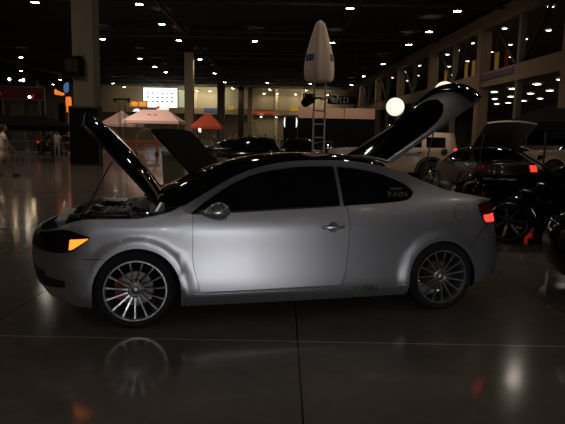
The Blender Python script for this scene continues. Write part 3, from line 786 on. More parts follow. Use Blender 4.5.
# cowl and wipers
cw = [[Vector((.40 - .30*(1-abs(u)**2.3) - d, .84 + u*.76, .965 - .05*(d > .05))) for d in (0, .06, .11)] for u in us]
MB().grid(cw).build('cowl', BLACKPL, car, solid=.01)
MB().path([Vector((.16,.50,.985)), Vector((.28,.95,1.055))], .008, n=6).build('wiper', BLACKPL, car)
MB().path([Vector((.14,1.0,.985)), Vector((.32,1.38,1.05))], .008, n=6).build('wiper', BLACKPL, car)

# cabin
cab = MB().box((1.5, .84, .30), (2.5, 1.5, .06)).box((2.85, .84, .62), (.6, 1.4, .5)).box((1.5,.84,.42),(1.4,.22,.2), bev=.04)
for y in (.13, 1.55): cab.box((1.5, y, .56), (2.2, .05, .60))
cab.build('cabin_floor', BLACKM, car, smooth=False)
MB().box((.62, .84, .86), (.42, 1.40, .20), bev=.06).box((.80,.50,.93),(.16,.34,.10), bev=.04).build('dashboard', BLACKPL, car)
st = MB(); bmesh.ops.create_circle(st.bm, segments=3, radius=.01)
st.bm.clear()
MT = Matrix.Translation((.95, .48, .90)) @ Matrix.Rotation(-1.15, 4, 'Y')
st.lathe([(.175 + .014*math.cos(a), .014*math.sin(a)) for a in [2*PI*i/8 for i in range(8)]], MT, n=28, closed=True)
st.path([MT @ Vector((-.17,0,0)), MT @ Vector((.17,0,0))], .014).path([MT @ Vector((0,0,0)), MT @ Vector((0,0,-.2))], .025)
st.build('steering_wheel', BLACKPL, car)
seat_mesh(1.35, .48, .34, car, 'front_seat'); seat_mesh(1.35, 1.20, .34, car, 'front_seat')
MB().box((2.12, .84, .50), (.5, 1.15, .18), bev=.05).box((2.42, .84, .78), (.15, 1.15, .55), rot=Matrix.Rotation(.35, 3, 'Y'), bev=.05).build('rear_seat', SEAT, car)
MB().box((.86,.84,1.27),(.03,.20,.06), bev=.012).build('rear_view_mirror', BLACKPL, car)

# hatch, raised
h0 = Vector((2.25, 0, 1.35)); dd = Vector((.96, 0, .64)).normalized(); dn = Vector((-.64, 0, .96)).normalized()
def hatch_pt(s_, u, off=0.0):
    hw = .57 + .01 * s_ - .03 * max(0, s_ - .85) ** 1.4 / .07
    L = 1.10 + .11 * (1 - abs(u) ** 2.2)
    cr = (.03 + .09 * s_) * (1 - abs(u) ** 2.2)
    curl = -.02 * max(0, s_ - .82) ** 1.5 / .076
    p = h0 + dd * (L * s_) + dn * (cr + curl + off)
    return Vector((p.x, .84 + u * hw, p.z))
hatch = MB().grid([[hatch_pt(i/20, u) for u in us] for i in range(21)], flip=True).build('hatch', SILVER, car, normals=False, solid=.03)
# rear glass: rounded towards the lid end
rows = []
for i in range(17):
    s_ = .01 + .77 * i / 16
    k = .92 * (max(0, 1 - (max(0, s_ - .36) / .425) ** 2.6)) ** .42
    rows.append([hatch_pt(s_, u * k, .005) for u in us])
MB().grid(rows, flip=True).build('rear_glass', mat('rear_glass_black', (.004,.004,.004), .04, spec=.5, noise=.1), hatch, normals=False, weld=.0004, solid=.004)
rows = []
for i in range(7):
    s_ = .90 + .125 * i / 6
    rows.append([hatch_pt(s_ - .05*abs(u)**3*0, u * 1.0, .012 + .045 * math.sin(PI * (i/6) ** .8)) for u in us])
MB().grid(rows, flip=True).build('rear_spoiler', BLACKP, hatch, normals=False, solid=.02)
MB().grid([[hatch_pt(.04 + .9*i/10, u*.9, -.05) for u in us] for i in range(11)], flip=True).build('hatch_lining', BLACKM, hatch, normals=False, solid=.01)
for y in (.30, 1.38):
    MB().tube((2.62, y, 1.08), (2.66, y, 1.36), .012).tube((2.66, y, 1.36), (2.72, y, 1.66), .007).build('gas_strut', BLACKPL, car)
# ================================================================== OTHER CARS
def pl(s, *n): pass
WHITEP = mat('white_paint', (.42,.40,.38), .3, .1, coat=.3, noise=.03)
CREAM = mat('cream_paint', (.30,.25,.20), .35, .1, coat=.3, noise=.03)
CHAMP = mat('champagne_silver_paint', (.42,.34,.27), .35, .3, coat=.3, noise=.03)
GREYP = mat('dark_grey_paint', (.014,.013,.013), .2, .3, coat=.4, noise=.1)
DARKP = mat('near_black_paint', (.008,.008,.009), .15, .2, coat=.4, noise=.1)
DGLASS = mat('dark_window_glass', (.005,.005,.006), .05, spec=.6, noise=.1)
MARK = mat('marker_lamp_amber', (1,.35,.05), .3, emit=2.2, ecol=(1,.36,.05), noise=.02)
COUPE = dict(TC); COUPE.update(nth=7, rows=(2,6,4,2), step=.12, q=8, shears=[], doors=[], keys=[.40,.43,1.02,2.24,3.10,1.735,1.765,2.44,2.46],
    skins=[(-.9,.40,'bonnet','paint'),(.40,1.02,'windscreen','glass'),(1.02,2.24,'roof_panel','paint'),(2.24,3.0,'rear_window','glass'),(3.0,3.6,'body','paint')],
    bow=[(-.9,0),(.2,-.02),(.40,-.28),(.83,-.20),(1.02,-.13),(1.3,-.05),(1.6,0),(2.24,.07),(3.0,.10),(3.1,.0)], crown=[(-.88,.02),(-.4,.06),(.2,.06),(.40,.03),(.83,.025),(1.02,.045),(1.3,.055),(2.24,.05),(3.1,.03),(3.5,.02)])
SUVP = dict(Yc=.92, flank=[(.3,.04),(.5,.0),(1.15,.0),(1.28,.03),(1.5,.08),(1.85,.17)], arches=[(0,.42,.47),(2.84,.42,.47)], flare=.05, barrel=.01,
    XsF=-.52, noseNom=-.80, nF=4.5, noseX=[(.3,-.74),(.5,-.82),(1.0,-.80),(1.2,-.72)], XsR=3.50, tailNom=3.86, nR=5, tailX=[(.3,3.80),(.5,3.88),(1.1,3.86),(1.85,3.74)],
    bottom=[(-.8,.48),(-.5,.40),(3.5,.40),(3.9,.50)], sill=[(-.9,.62),(3.9,.62)], belt=[(-.8,1.08),(-.6,1.14),(0,1.19),(.8,1.23)],
    green=(.78, 4.0),
    dlob=[(.78,1.24),(.9,1.27),(4,1.30)], dlot=[(.78,1.24),(.92,1.29),(1.25,1.62),(1.5,1.68),(4,1.66)], outer=[(.78,1.25),(1.2,1.73),(1.35,1.81),(2.2,1.86),(3.4,1.83),(3.9,1.80)],
    glass=[(.95,1.72),(1.82,2.50),(2.66,3.36)], keys=[.78,.95,1.25,1.72,1.82,2.5,2.66,3.36],
    doors=[], rows=(2,5,4,2), step=.15, nth=7, q=8,
    skins=[(-.9,.80,'bonnet','paint'),(.80,1.28,'windscreen','glass'),(1.28,3.9,'body','paint')], bow=[(-.8,0),(.8,-.08),(1.28,-.04),(1.6,0)], crown=[(-.8,.03),(0,.06),(.8,.02),(1.3,.03),(3,.03),(3.9,.0)])

def vehicle(P, name, label, loc, psi, paint, scale=1.0, R=.318, rr=.235, wheelx=(0, 2.7), rimm=None, style='wide', spokes=7, tails=None, marker=None, hood='closed', tm=None, group=None, sides=(0, 1), headl=True):
    t = thing(name, label, 'car', loc, psi, group); t.scale = (scale,)*3
    P = dict(P)
    if hood == 'open': P['skins'] = [x for x in P['skins'] if x[2] != 'bonnet']
    S_ = Shell(P)
    r = S_.make(t, dict(paint=paint, glass=DGLASS))
    mir = lambda y: 2*P['Yc'] - y
    for x in wheelx:
        for sd in sides:
            y = .10 if sd == 0 else mir(.10)
            make_wheel(t, x, y, R - .003, R, rr, .22, spokes, sd, rimm or RIM, style, None, detail=False, spin=.3*x)
    if P.get('big'): hz_ = (.78, 1.02)
    else: hz_ = (.64, .78)
    for sd in (0, 1):
        x0 = P['noseNom'] + .12
        hl = S_.patch('headlight', x0, x0 + .38 if not P.get('big') else x0 + .2, [(x0, hz_[1]), (x0+.38, hz_[1]-.01)], [(x0, hz_[0]), (x0+.38, hz_[1]-.04)], DARKLENS, t, off=.006, side=sd, nx=6)
        if marker and sd == 0: S_.patch('marker_lamp', x0 + .10, x0 + .24, hz_[0]+marker[1], hz_[0]+marker[0], MARK, hl, off=.016, nx=3)
        xa = P['tailNom'] - (.30 if not P.get('big') else .2)
        z0, z1 = (.80, .96) if not P.get('big') else (1.0, 1.28)
        tl = S_.patch('tail_light', xa, P['tailNom'] - .06, z1, z0, (tm or REDL) if (tails and sd in tails) else REDOFF, t, off=.012, side=sd, nx=6)
    return t, S_, r

# a) champagne SUV side-on behind the raised hatch
SUVB = dict(SUVP); SUVB['big'] = True
suv, S2, r2 = vehicle(SUVB, 'boxy_suv', 'champagne boxy off-road wagon parked side-on behind the raised hatch', (2.47, 20.25, 0), 0.0, CHAMP, R=.41, rr=.235, wheelx=(0, 2.84), tails=(0,), marker=(.02, .12), scale=1.0, spokes=6)
for (x0, x1) in ((.80, .806), (1.765, 1.771), (2.56, 2.566)):
    S2.patch('door_seam', x0, x1, 1.22, .62, BLACKM, suv, off=.002, nx=1, nz=6, solid=.002)
for x in (1.60, 2.42): MB().box((x, -.03, 1.12), (.16, .03, .03), bev=.008).build('door_handle', BLACKPL, suv)
MB().lathe([(.12, 0), (.12, .012), (.10, .02), (.001, .02)], Matrix.Translation((3.30, -.002, 1.16)) @ Matrix.Rotation(PI/2, 4, 'X'), n=24).build('fuel_cap', BLACKPL, suv)
for x in (0, 2.84):
    MB().grid([[Vector((x - r_*math.cos(a), y, .42 + r_*math.sin(a))) for r_, y in ((.47, -.03), (.49, -.07), (.57, -.06), (.585, -.01))] for a in [-.15 + (PI+.3)*i/20 for i in range(21)]]).build('wheel_arch_trim', BLACKPL, suv, solid=.01)
MB().lathe([(.001,.0),(.30,.0),(.36,.03),(.37,.12),(.33,.2),(.001,.2)], Matrix.Translation((3.86, .95, 1.08)) @ Matrix.Rotation(PI/2, 4, 'Y'), n=28).build('spare_wheel', RUBBER, suv)
MB().prism([(.92,1.34),(.98,1.34),(.98,1.48),(.92,1.48)], 'y', -.20, -.02).build('side_mirror', BLACKPL, suv, smooth=False)
S2.patch('door_sticker', 1.86, 2.40, 1.10, .98, mat('sticker_blue', (.10,.16,.30), .5, noise=.4, nscale=12), suv, off=.003, nx=4, nz=2)
MB().box((2.3, .92, 1.93), (1.3, 1.2, .03)).box((2.3,.35,1.91),(1.4,.04,.05)).box((2.3,1.5,1.91),(1.4,.04,.05)).build('roof_rack', BLACKPL, suv, smooth=False)

def stretch(P, dx, x0=.385):
    P = dict(P); f = lambda x: x + dx if x >= x0 else x
    for k_ in ('dlob', 'dlot', 'outer', 'bow', 'crown'): P[k_] = [(f(a), b) for a, b in P[k_]]
    P['belt'] = [(f(a), b) for a, b in P['belt']]; P['bottom'] = [(f(a), b) for a, b in P['bottom']]
    P['glass'] = [(f(a), f(b)) for a, b in P['glass']]; P['keys'] = [f(a) for a in P['keys']]
    P['green'] = tuple(f(a) for a in P['green']); P['skins'] = [(f(a), f(b), c, d) for a, b, c, d in P['skins']]
    P['arches'] = [P['arches'][0], (P['arches'][1][0] + dx,) + tuple(P['arches'][1][1:])]
    P['XsR'] += dx; P['tailNom'] += dx; P['tailX'] = [(z, x + dx) for z, x in P['tailX']]
    return P
# b) black coupe with big wheels to the right, bonnet up
CP = dict(COUPE)
blk, S3, r3 = vehicle(stretch(CP, .42), 'black_muscle_coupe', 'glossy black car with open hood and large chrome-lipped wheel behind the silver tail', (3.46, 8.50, 0), math.radians(-21), BLACKP, scale=1.08, R=.325, rr=.262, wheelx=(0, 3.12), rimm=RIMD, style='wide', spokes=7, hood='open')
tipv = Vector((-.36, 0, 1.58)); hgv = Vector((.72, 0, .93))
rows = [[Vector(((hgv + (tipv-hgv)*s_).x - .06*(1-u*u)*s_, .84 + .66*u, (hgv + (tipv-hgv)*s_).z + .02*(1-abs(u)**2.4)*(1-.6*s_))) for u in us] for s_ in [i/12 for i in range(13)]]
hd2 = MB().grid(rows).build('bonnet', BLACKM, blk, normals=False, solid=.02)
for e_ in (0, -1): MB().path([r[e_] + Vector((0,0,-.012)) for r in rows], .016, n=6).build('bonnet_edge', mat('edge_grey', (.06,.055,.05), .3, .5, noise=.1), hd2)
bb = MB().box((-.2,.84,.62),(.9,1.35,.3)).box((-.15,.84,.80),(.5,.5,.12), bev=.03)
bb.build('engine_bay', BLACKPL, blk)
cl2 = MB()
random.seed(11)
for k in range(14): MB().ball((-.62 + .8*random.random(), .1 + .6*random.random(), .86 + .05*random.random()), .5, .05, .05, .03, u=8, v=6).build('bright_fitting', CHROME, blk)
MB().lathe([(.262,.105),(.268,.115),(.252,.118),(.240,.10)], Matrix.Translation((0,.10,.322)) @ Matrix.Rotation(PI/2,4,'X'), n=40).build('wheel_lip', CHROME, blk)

# c) black car at the right edge, nose towards us
blk2, S4, r4 = vehicle(dict(COUPE), 'black_coupe', 'black car nose cut off by the right edge of the photo', (3.34, 4.90, 0), math.radians(-21), BLACKP, scale=1.0, rimm=RIMD)
S4.patch('grille', -.88, -.74, .70, .60, BLACKPL, blk2, off=.006, side=1, nx=8, nz=2)

# d) black coupe behind, bonnet open towards the left
blk3, S5, r5 = vehicle(dict(COUPE), 'black_sport_coupe', 'black coupe with open hood parked directly behind the silver coupe', (-1.52, 8.10, 0), math.radians(-13), DARKP, scale=.93, rimm=RIMD, hood='open')
rows = [[Vector((.24 - .72*s_ + .02*u*u, .84 + u*.80, 1.03 + .72*s_ + .03*(1-u*u))) for u in us[::2]] for s_ in [i/10 for i in range(11)]]
MB().grid(rows).build('bonnet', BLACKM, blk3, normals=False, solid=.03)
MB().box((-.2,.84,.68),(.8,1.35,.3)).box((-.2,.84,.80),(.5,.5,.12), bev=.03).build('engine_bay', BLACKPL, blk3)

# e) two dark cars seen head-on further back
CP = dict(COUPE)
vehicle(CP, 'dark_sedan', 'dark car facing the camera behind the silver coupe roof', (-.05, 18.9, 0), PI/2, DARKP, scale=1.12)
vehicle(CP, 'dark_sedan', 'dark car facing the camera beside the truss tower', (1.62, 24.5, 0), PI/2, DARKP, scale=1.1)
# f) hatchback tail-on far left
vehicle(CP, 'grey_hatchback', 'dark grey hatchback seen from behind near the walking people', (-17.98, 44.2, 0), -PI/2, GREYP, scale=1.06, tails=(0, 1), tm=mat('red_lamp_dim', (.5,.02,.02), .3, emit=.5, ecol=(1,.05,.03), noise=.05))
# g) dark hatchback tail-on at right with raised tailgate
hb_, S6, r6 = vehicle(CP, 'dark_hatchback', 'dark car seen from behind with raised tailgate and one lit red tail light', (4.80, 17.5, 0), -PI/2, GREYP, scale=1.02, tails=(1,), tm=mat('red_lamp_soft', (.5,.02,.02), .3, emit=1.1, ecol=(1,.05,.03), noise=.05) )
MB().grid([[Vector((2.3 + 1.05*s_, .84 + u*.62, 1.36 + .62*s_ + .06*(1-u*u))) for u in (-1,-.6,-.2,.2,.6,1)] for s_ in (0,.25,.5,.75,1)], flip=True).build('tailgate', mat('tailgate_grey', (.12,.11,.10), .4, .3, noise=.1), hb_, normals=False, solid=.04)
for y in (.3,1.38): MB().tube((2.8,y,1.1),(3.0,y,1.72),.012).build('gas_strut', STEEL, hb_)
MB().box((3.50,.84,.50),(.06,1.2,.10), bev=.02).build('bumper_strip', CREAM, hb_)
# h) white coupe and cream wagon in the right background
wc, S7, r7 = vehicle(CP, 'white_coupe', 'white coupe side-on in the right background with amber side lamp', (10.6, 29.5, 0), 0.05, WHITEP, marker=(.02, .12), rimm=RIMD)
vehicle(SUVB, 'cream_suv', 'cream wagon half out of frame at the right background', (11.35, 23.6, 0), -.05, CREAM, R=.41, rr=.235, wheelx=(0, 2.84))
# i) more show cars, far across the hall
far = [(-4.6, 37, .3, 'dark coupe parked far off beyond the grey bin'), (-23.5, 38.5, -1.2, 'dark coupe parked at the far left under the canopy'), (3.2, 38, 1.2, 'dark coupe parked in front of the black drape wall'),
       (8.2, 40, .1, 'dark coupe parked far behind the champagne wagon'), (12.5, 46, -.2, 'dark coupe parked under the concourse, far right')]
for (x, y, a, lab) in far: vehicle(CP, 'show_car', lab, (x, y, 0), a, DARKP, group='dark show cars across the hall')

# ================================================================== PEOPLE
def skin_obj(name, verts, edges, m, sub=1):
    bm = bmesh.new(); sl = bm.verts.layers.skin.verify(); vs = [bm.verts.new(v[0]) for v in verts]
    for v, d in zip(vs, verts): v[sl].radius = d[1] if isinstance(d[1], tuple) else (d[1], d[1])
    vs[0][sl].use_root = True
    for a, b in edges: bm.edges.new((vs[a], vs[b]))
    me = bpy.data.meshes.new(name); bm.to_mesh(me); bm.free()
    tmp = bpy.data.objects.new(name, me); COL.objects.link(tmp)
    tmp.modifiers.new('skin', 'SKIN'); sd = tmp.modifiers.new('sub', 'SUBSURF'); sd.levels = sub; sd.render_levels = sub
    dg = bpy.context.evaluated_depsgraph_get(); dg.update()
    m2 = bpy.data.meshes.new_from_object(tmp.evaluated_get(dg)); m2.name = name
    bpy.data.objects.remove(tmp)
    m2.materials.clear(); m2.materials.append(m); m2.shade_smooth()
    return m2
SKINM = mat('skin', (.30,.17,.11), .6, noise=.08)
def person(name, label, loc, rotz, h=1.75, stride=.0, arm=.15, shirt=(.4,.4,.4), trousers=(.1,.1,.1), hair=(.02,.015,.01), shorts=False, cap=None, group=None, parts=True):
    """faces -Y at rotz 0"""
    k = h / 1.75
    t = thing(name, label, 'person', loc, rotz, group)
    fl, fr = -stride, stride * .9                                   # foot offsets along Y
    liftR = .05 if stride > .2 else 0
    def leg(sx, f, lift):
        hip = (sx*.095, 0, .90); knee = (sx*.105, f*.45 - (.06 if f < .01 else .0), .49); ank = (sx*.11, f, .085 + lift); toe = (sx*.12, f - .15, .03 + lift*.4)
        return hip, knee, ank, toe
    L = leg(1, fl, 0); R = leg(-1, fr, liftR)
    V = [((0,0,.95),(.155,.105)), ((0,.0,1.10),(.135,.095)), ((0,0,1.28),(.165,.10)), ((0,.0,1.42),(.14,.085)), ((0,-.0,1.50),(.055,.055)), ((0,-.02,1.57),(.052,.052))]
    E = [(0,1),(1,2),(2,3),(3,4),(4,5)]
    def add(chain, start):
        prev = start
        for c in chain: V.append(c); E.append((prev, len(V)-1)); prev = len(V)-1
    for q in (L, R): add([(q[0], .088), (q[1], .058), (q[2], .04), (q[3], .036)], 0)
    for sx, a in ((1, arm), (-1, -arm)):
        sh_ = (sx*.19, 0, 1.41); el = (sx*.24, a*.5 + .01, 1.13); wr = (sx*.23, a - .08, .90); hn_ = (sx*.225, a - .10, .82)
        add([(sh_, .052), (el, .040), (wr, .027), (hn_, (.024,.038))], 3)
    body = skin_obj('body', V, E, SKINM, 1)
    bm = bmesh.new(); bm.from_mesh(body)
    def merge(mb):
        tmpm = bpy.data.meshes.new('t'); mb.bm.to_mesh(tmpm); mb.bm.free(); bm.from_mesh(tmpm); bpy.data.meshes.remove(tmpm)
    hd_ = MB().ball((0,-.03,1.655), .5, .155, .195, .235, u=16, v=12)
    for v in hd_.bm.verts:
        if v.co.z < 1.62: v.co.x *= 1 - (1.62 - v.co.z) * 2.2; 
    hd_.ball((0,-.132,1.65), .5, .028, .04, .05, u=8, v=6).ball((.078,-.02,1.65), .5, .02, .045, .06, u=8, v=6).ball((-.078,-.02,1.65), .5, .02, .045, .06, u=8, v=6)
    hd_.ball((0,-.118,1.603), .5, .05, .02, .014, u=8, v=6).ball((.032,-.112,1.67), .5, .026, .018, .014, u=8, v=6).ball((-.032,-.112,1.67), .5, .026, .018, .014, u=8, v=6)
    merge(hd_)
    for sx, a in ((1, arm), (-1, -arm)):                             # fingers and thumb
        for i in range(4):
            merge(MB().tube((sx*.225, a - .125 + .019*i, .80), (sx*.222, a - .13 + .019*i, .755 - (.006, .016, .012, 0)[i]), .009, .007, n=6).tube((sx*.222, a - .13 + .019*i, .757 - (.006, .016, .012, 0)[i]), (sx*.212, a - .135 + .019*i, .725 - (.006, .016, .012, 0)[i]), .007, .006, n=6))
        merge(MB().tube((sx*.215, a - .135, .835), (sx*.205, a - .165, .79), .011, .008, n=6))
    bm.to_mesh(body); bm.free(); body.shade_smooth()
    ob = bpy.data.objects.new('body', body); COL.objects.link(ob); ob.parent = t
    sm = mat('shirt_%d_%d_%d' % tuple(int(c*100) for c in shirt), shirt, .9, noise=.1, bump=.2)
    tm = mat('trousers_%d_%d_%d' % tuple(int(c*100) for c in trousers), trousers, .9, noise=.1, bump=.2)
    SV = [((0,0,.86),(.20,.155)), ((0,0,1.08),(.185,.14)), ((0,0,1.28),(.20,.135)), ((0,0,1.43),(.15,.095)), ((0,0,1.47),(.09,.08))]
    SE = [(0,1),(1,2),(2,3),(3,4)]
    for sx, a in ((1, arm), (-1, -arm)):
        b = len(SV); SV += [((sx*.19,0,1.41),.068), ((sx*.225,a*.25,1.24),.066)]; SE += [(3,b),(b,b+1)]
    so = bpy.data.objects.new('shirt', skin_obj('shirt', SV, SE, sm)); COL.objects.link(so); so.parent = t
    TV = [((0,0,.98),(.172,.118)), ((0,0,.90),(.16,.115))]; TE = [(0,1)]
    for q in (L, R):
        b = len(TV); kn = Vector(q[1]); hp = Vector(q[0]); an = Vector(q[2])
        if shorts: TV += [(q[0], .108), (tuple(hp + (kn-hp)*.85), .092)]; TE += [(1,b),(b,b+1)]
        else: TV += [(q[0], .105), (q[1], .078), (tuple(kn + (an-kn)*.93), .066)]; TE += [(1,b),(b,b+1),(b+1,b+2)]
    to = bpy.data.objects.new('shorts' if shorts else 'trousers', skin_obj('trousers', TV, TE, tm)); COL.objects.link(to); to.parent = t
    for q, lf in ((L, 0), (R, liftR)):
        MB().ball((q[2][0], q[2][1] - .06, .05 + lf), .5, .095, .27, .10, u=12, v=8).box((q[2][0], q[2][1] - .06, .014 + lf*.9), (.085, .25, .028), bev=.01).build('shoe', BLACKPL, t)
    hm = mat('hair_dark', hair, .8, noise=.2)
    hr = MB().ball((0,-.005,1.68), .5, .175, .205, .215, u=16, v=12)
    for v in list(hr.bm.verts):
        if v.co.z < 1.60 or (v.co.y < -.07 and v.co.z < 1.72): v.co = Vector((v.co.x*.8, v.co.y*.6 + .02, max(v.co.z, 1.61)))
    hr.build('hair', hm, t)
    if cap:
        MB().lathe([(.001,.115),(.06,.10),(.10,.06),(.112,.0),(.105,-.005)], Matrix.Translation((0,-.01,1.70)), n=20).box((0,-.16,1.70),(.13,.12,.012), bev=.004).build('cap', mat('cap_cloth', cap, .9, noise=.1), t)
    t.scale = (k, k, k)
    return t
person('person', 'person in loose white shirt and pale shorts striding right at the left edge', (-9.75, 19.6, 0), PI/2 + .5, 1.80, stride=.30, arm=.25, shirt=(.62,.52,.47), trousers=(.42,.33,.27), shorts=True)
person('person', 'person in white shirt and light trousers standing beside the distant grey hatchback', (-14.35, 35.6, 0), .6, 1.75, stride=.06, shirt=(.5,.45,.42), trousers=(.42,.35,.30), cap=(.05,.04,.04))
person('person', 'person in black shirt standing near the far left hatchback', (-15.0, 36.6, 0), -.8, 1.78, shirt=(.01,.01,.01), trousers=(.02,.02,.02))
cr1 = person('person', 'dark-clothed visitor standing in the distant crowd', (-3.9, 46, 0), 0, 1.75, shirt=(.03,.025,.025), trousers=(.02,.02,.025), group='distant crowd in dark clothes')
cr2 = person('person', 'grey-shirted visitor standing in the distant crowd', (-2.9, 47, 0), 2.5, 1.72, shirt=(.10,.09,.08), trousers=(.03,.03,.035), group='distant crowd in grey shirts')
random.seed(5)
spots = [(-8.6,52),(-7.6,49),(-6.8,55),(-6.1,50),(-5.4,58),(-4.9,51),(-4.4,54),(-3.3,57),(-2.2,52),(-1.6,49),(-.9,55),(-.2,51),(.5,47.5),(-9.4,56),(-9.6,63),(9.5,50),(10.4,52),(-23,50),(-21.4,53),(-26,52)]
for i, (x, y) in enumerate(spots):
    c = copy_tree(cr1 if i % 3 else cr2); c.location = (x, y, 0); c.rotation_euler = (0, 0, random.random()*6.28); q = .94 + .1*random.random(); c.scale = (q, q, q)

# ================================================================== THINGS ON THE FLOOR
CLOTHW = mat('canopy_white_cloth', (.62,.42,.37), .9, noise=.05, bump=.1)
CLOTHR = mat('canopy_red_cloth', (.50,.07,.03), .9, noise=.1)
CLOTHK = mat('canopy_black_cloth', (.005,.005,.005), .95, 0, .1, noise=.2)
def tent(label, x, y, sx, sy, eave, peak, m, frame=None, ridge=0.0, valance=.28, rot=0.0, logo=None, group=None, name='canopy_tent'):
    t = thing(name, label, 'tent', (x, y, 0), rot, group)
    b = MB(); rx = ridge / 2
    c = [(-sx/2,-sy/2), (sx/2,-sy/2), (sx/2,sy/2), (-sx/2,sy/2)]
    A = [Vector((p[0], p[1], eave)) for p in c]; D = [a - Vector((0,0,valance)) for a in A]
    P0, P1 = Vector((-rx,0,peak)), Vector((rx,0,peak))
    if ridge > 0:
        b.face([A[0], A[1], P1, P0]); b.face([A[2], A[3], P0, P1]); b.face([A[1], A[2], P1]); b.face([A[3], A[0], P0])
    else:
        for i in range(4): b.face([A[i], A[(i+1) % 4], P0])
    for i in range(4): b.face([D[i], D[(i+1) % 4], A[(i+1) % 4], A[i]])
    b.build('canopy', m, t, smooth=False, weld=.001, solid=.01)
    for p in c: MB().box((p[0]*.97, p[1]*.97, (eave-.0)/2), (.05, .05, eave)).box((p[0]*.97, p[1]*.97, .01), (.14, .14, .02)).build('pole', frame or STEEL, t, smooth=False)
    if logo:
        for lx in (-.35, .25):
            f0 = (lx, -sy/4 - .0, (eave + peak)/2)
            lg = MB().ball((0,0,0), .5, .42, .02, .22, u=12, v=8).build('canopy_logo', logo, t)
            lg.location = (f0[0], f0[1] - .02, f0[2] + .04); lg.rotation_euler = (-(PI/2 - math.atan2(peak-eave, sy/2)), 0, 0)
    return t
tent('pink-white canopy with a pitched roof behind the tall hood', -18.9, 66, 4.4, 3.4, 2.75, 4.35, CLOTHW)
tent('wide pink-white canopy with two red logos below the bright screen', -13.2, 58, 5.6, 4.2, 3.0, 4.15, CLOTHW, ridge=2.6, logo=mat('logo_red', (.45,.05,.04), .7, noise=.05))
tent('red-orange canopy beside the yellow hall column', -8.1, 60, 3.2, 3.0, 2.6, 3.9, CLOTHR, ridge=.6)
tent('low black canopy at the far left', -15.6, 31.5, 7.0, 3.4, 1.95, 2.5, CLOTHK, frame=BLACKPL, ridge=4.5)
bt = tent('big black canopy tent at the right edge', 10.3, 19.2, 4.6, 3.6, 2.2, 2.72, CLOTHK, frame=BLACKPL, ridge=3.2)
MB().box((0, 1.75, 1.85), (4.5, .04, .8)).build('drape', CLOTHK, bt, smooth=False)
MB().box((0,-1.75,1.95),(4.5,.04,.5)).build('drape', CLOTHK, bt, smooth=False)

# screen on the back wall with a page of small pictures
sc_t = thing('projection_screen', 'large glowing projection screen on the far back wall', 'screen', (-29.4, 133.0, 7.9))
SCR = mat('screen_glow', (.93,.97,1), .5, emit=1.25, ecol=(.90,.97,1.0), noise=.01)
MB().box((0,0,2.3), (7.9,.1,4.5)).build('screen_panel', SCR, sc_t, smooth=False)
MB().box((0,.04,4.65),(8.3,.2,.2)).box((0,.04,-.05),(8.3,.2,.2)).box((-4.05,.04,2.3),(.2,.2,4.8)).box((4.05,.04,2.3),(.2,.2,4.8)).build('screen_frame', BLACKPL, sc_t, smooth=False)
im = MB()
random.seed(3)
for rw in range(3):
    for c_ in range(6):
        MB().box((-2.9 + 1.12*c_, -.06, 3.35 - .95*rw), (.40 + .2*random.random(), .02, .26 + .18*random.random())).build('screen_picture', mat('screen_grey', (.20,.26,.34), .5, emit=.30, ecol=(.30,.40,.52), noise=.3), sc_t, smooth=False)
sc_t.location = (-29.0, 133.0, 8.0); 
s2 = thing('side_screen', 'narrow pale lit panel right of the projection screen', 'panel', (-24.0, 133.1, 8.2))
MB().box((0,0,2.0),(1.3,.1,4.0)).build('panel_face', mat('pale_green_glow', (.5,.55,.42), .5, emit=.25, ecol=(.6,.7,.5), noise=.2, nscale=2), s2, smooth=False)
MB().box((0,.03,4.06),(1.5,.12,.12)).box((0,.03,-.06),(1.5,.12,.12)).build('panel_frame', BLACKPL, s2, smooth=False)
area_light('added_flood', (-15.5, 52, 9.5), 1.2, 650, (1.0, .82, .68), (.35, 0, 0))  # unseen floods added to brighten the canopies, people and cars around them
area_light('added_flood', (3.5, 38, 9.0), 1.2, 380, (1.0, .78, .62), (.7, 0, 0))
area_light('added_flood', (-12.5, 17, 9.0), .8, 230, (1.0, .80, .62), (0.5, 0, .2))
area_light('added_flood', (7.0, 12.5, 8.0), .8, 170, (1.0, .78, .58), (0.55, 0, -.1))
# signs and banners on the balcony and wall
def board(name, label, x, y, z, wx, hz_, m, cat='sign', extra=None, rot=0):
    t = thing(name, label, cat, (x, y, z), rot)
    MB().box((0,0,0),(wx,.08,hz_), bev=.01).build('board_face', m, t, smooth=False)
    MB().box((0,.06,hz_/2),(wx+.1,.08,.08)).box((0,.06,-hz_/2),(wx+.1,.08,.08)).build('board_frame', BLACKPL, t, smooth=False)
    if extra: extra(t)
    return t
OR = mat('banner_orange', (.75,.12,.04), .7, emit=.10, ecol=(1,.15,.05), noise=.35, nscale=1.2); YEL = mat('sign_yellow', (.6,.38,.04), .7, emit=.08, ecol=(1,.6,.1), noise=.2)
BLU = mat('banner_blue', (.06,.09,.22), .7, noise=.3, nscale=2); PALE = mat('sign_pale', (.5,.42,.34), .8, noise=.2, nscale=1.5)
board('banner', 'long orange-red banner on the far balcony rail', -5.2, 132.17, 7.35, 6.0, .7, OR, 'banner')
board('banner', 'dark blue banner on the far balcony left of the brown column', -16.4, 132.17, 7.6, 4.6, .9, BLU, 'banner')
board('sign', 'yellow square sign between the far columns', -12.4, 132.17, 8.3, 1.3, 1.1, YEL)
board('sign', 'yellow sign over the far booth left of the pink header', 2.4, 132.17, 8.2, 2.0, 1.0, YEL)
board('sign', 'pale sign below the yellow one left of the pink header', 2.2, 132.17, 7.2, 2.4, .7, PALE)
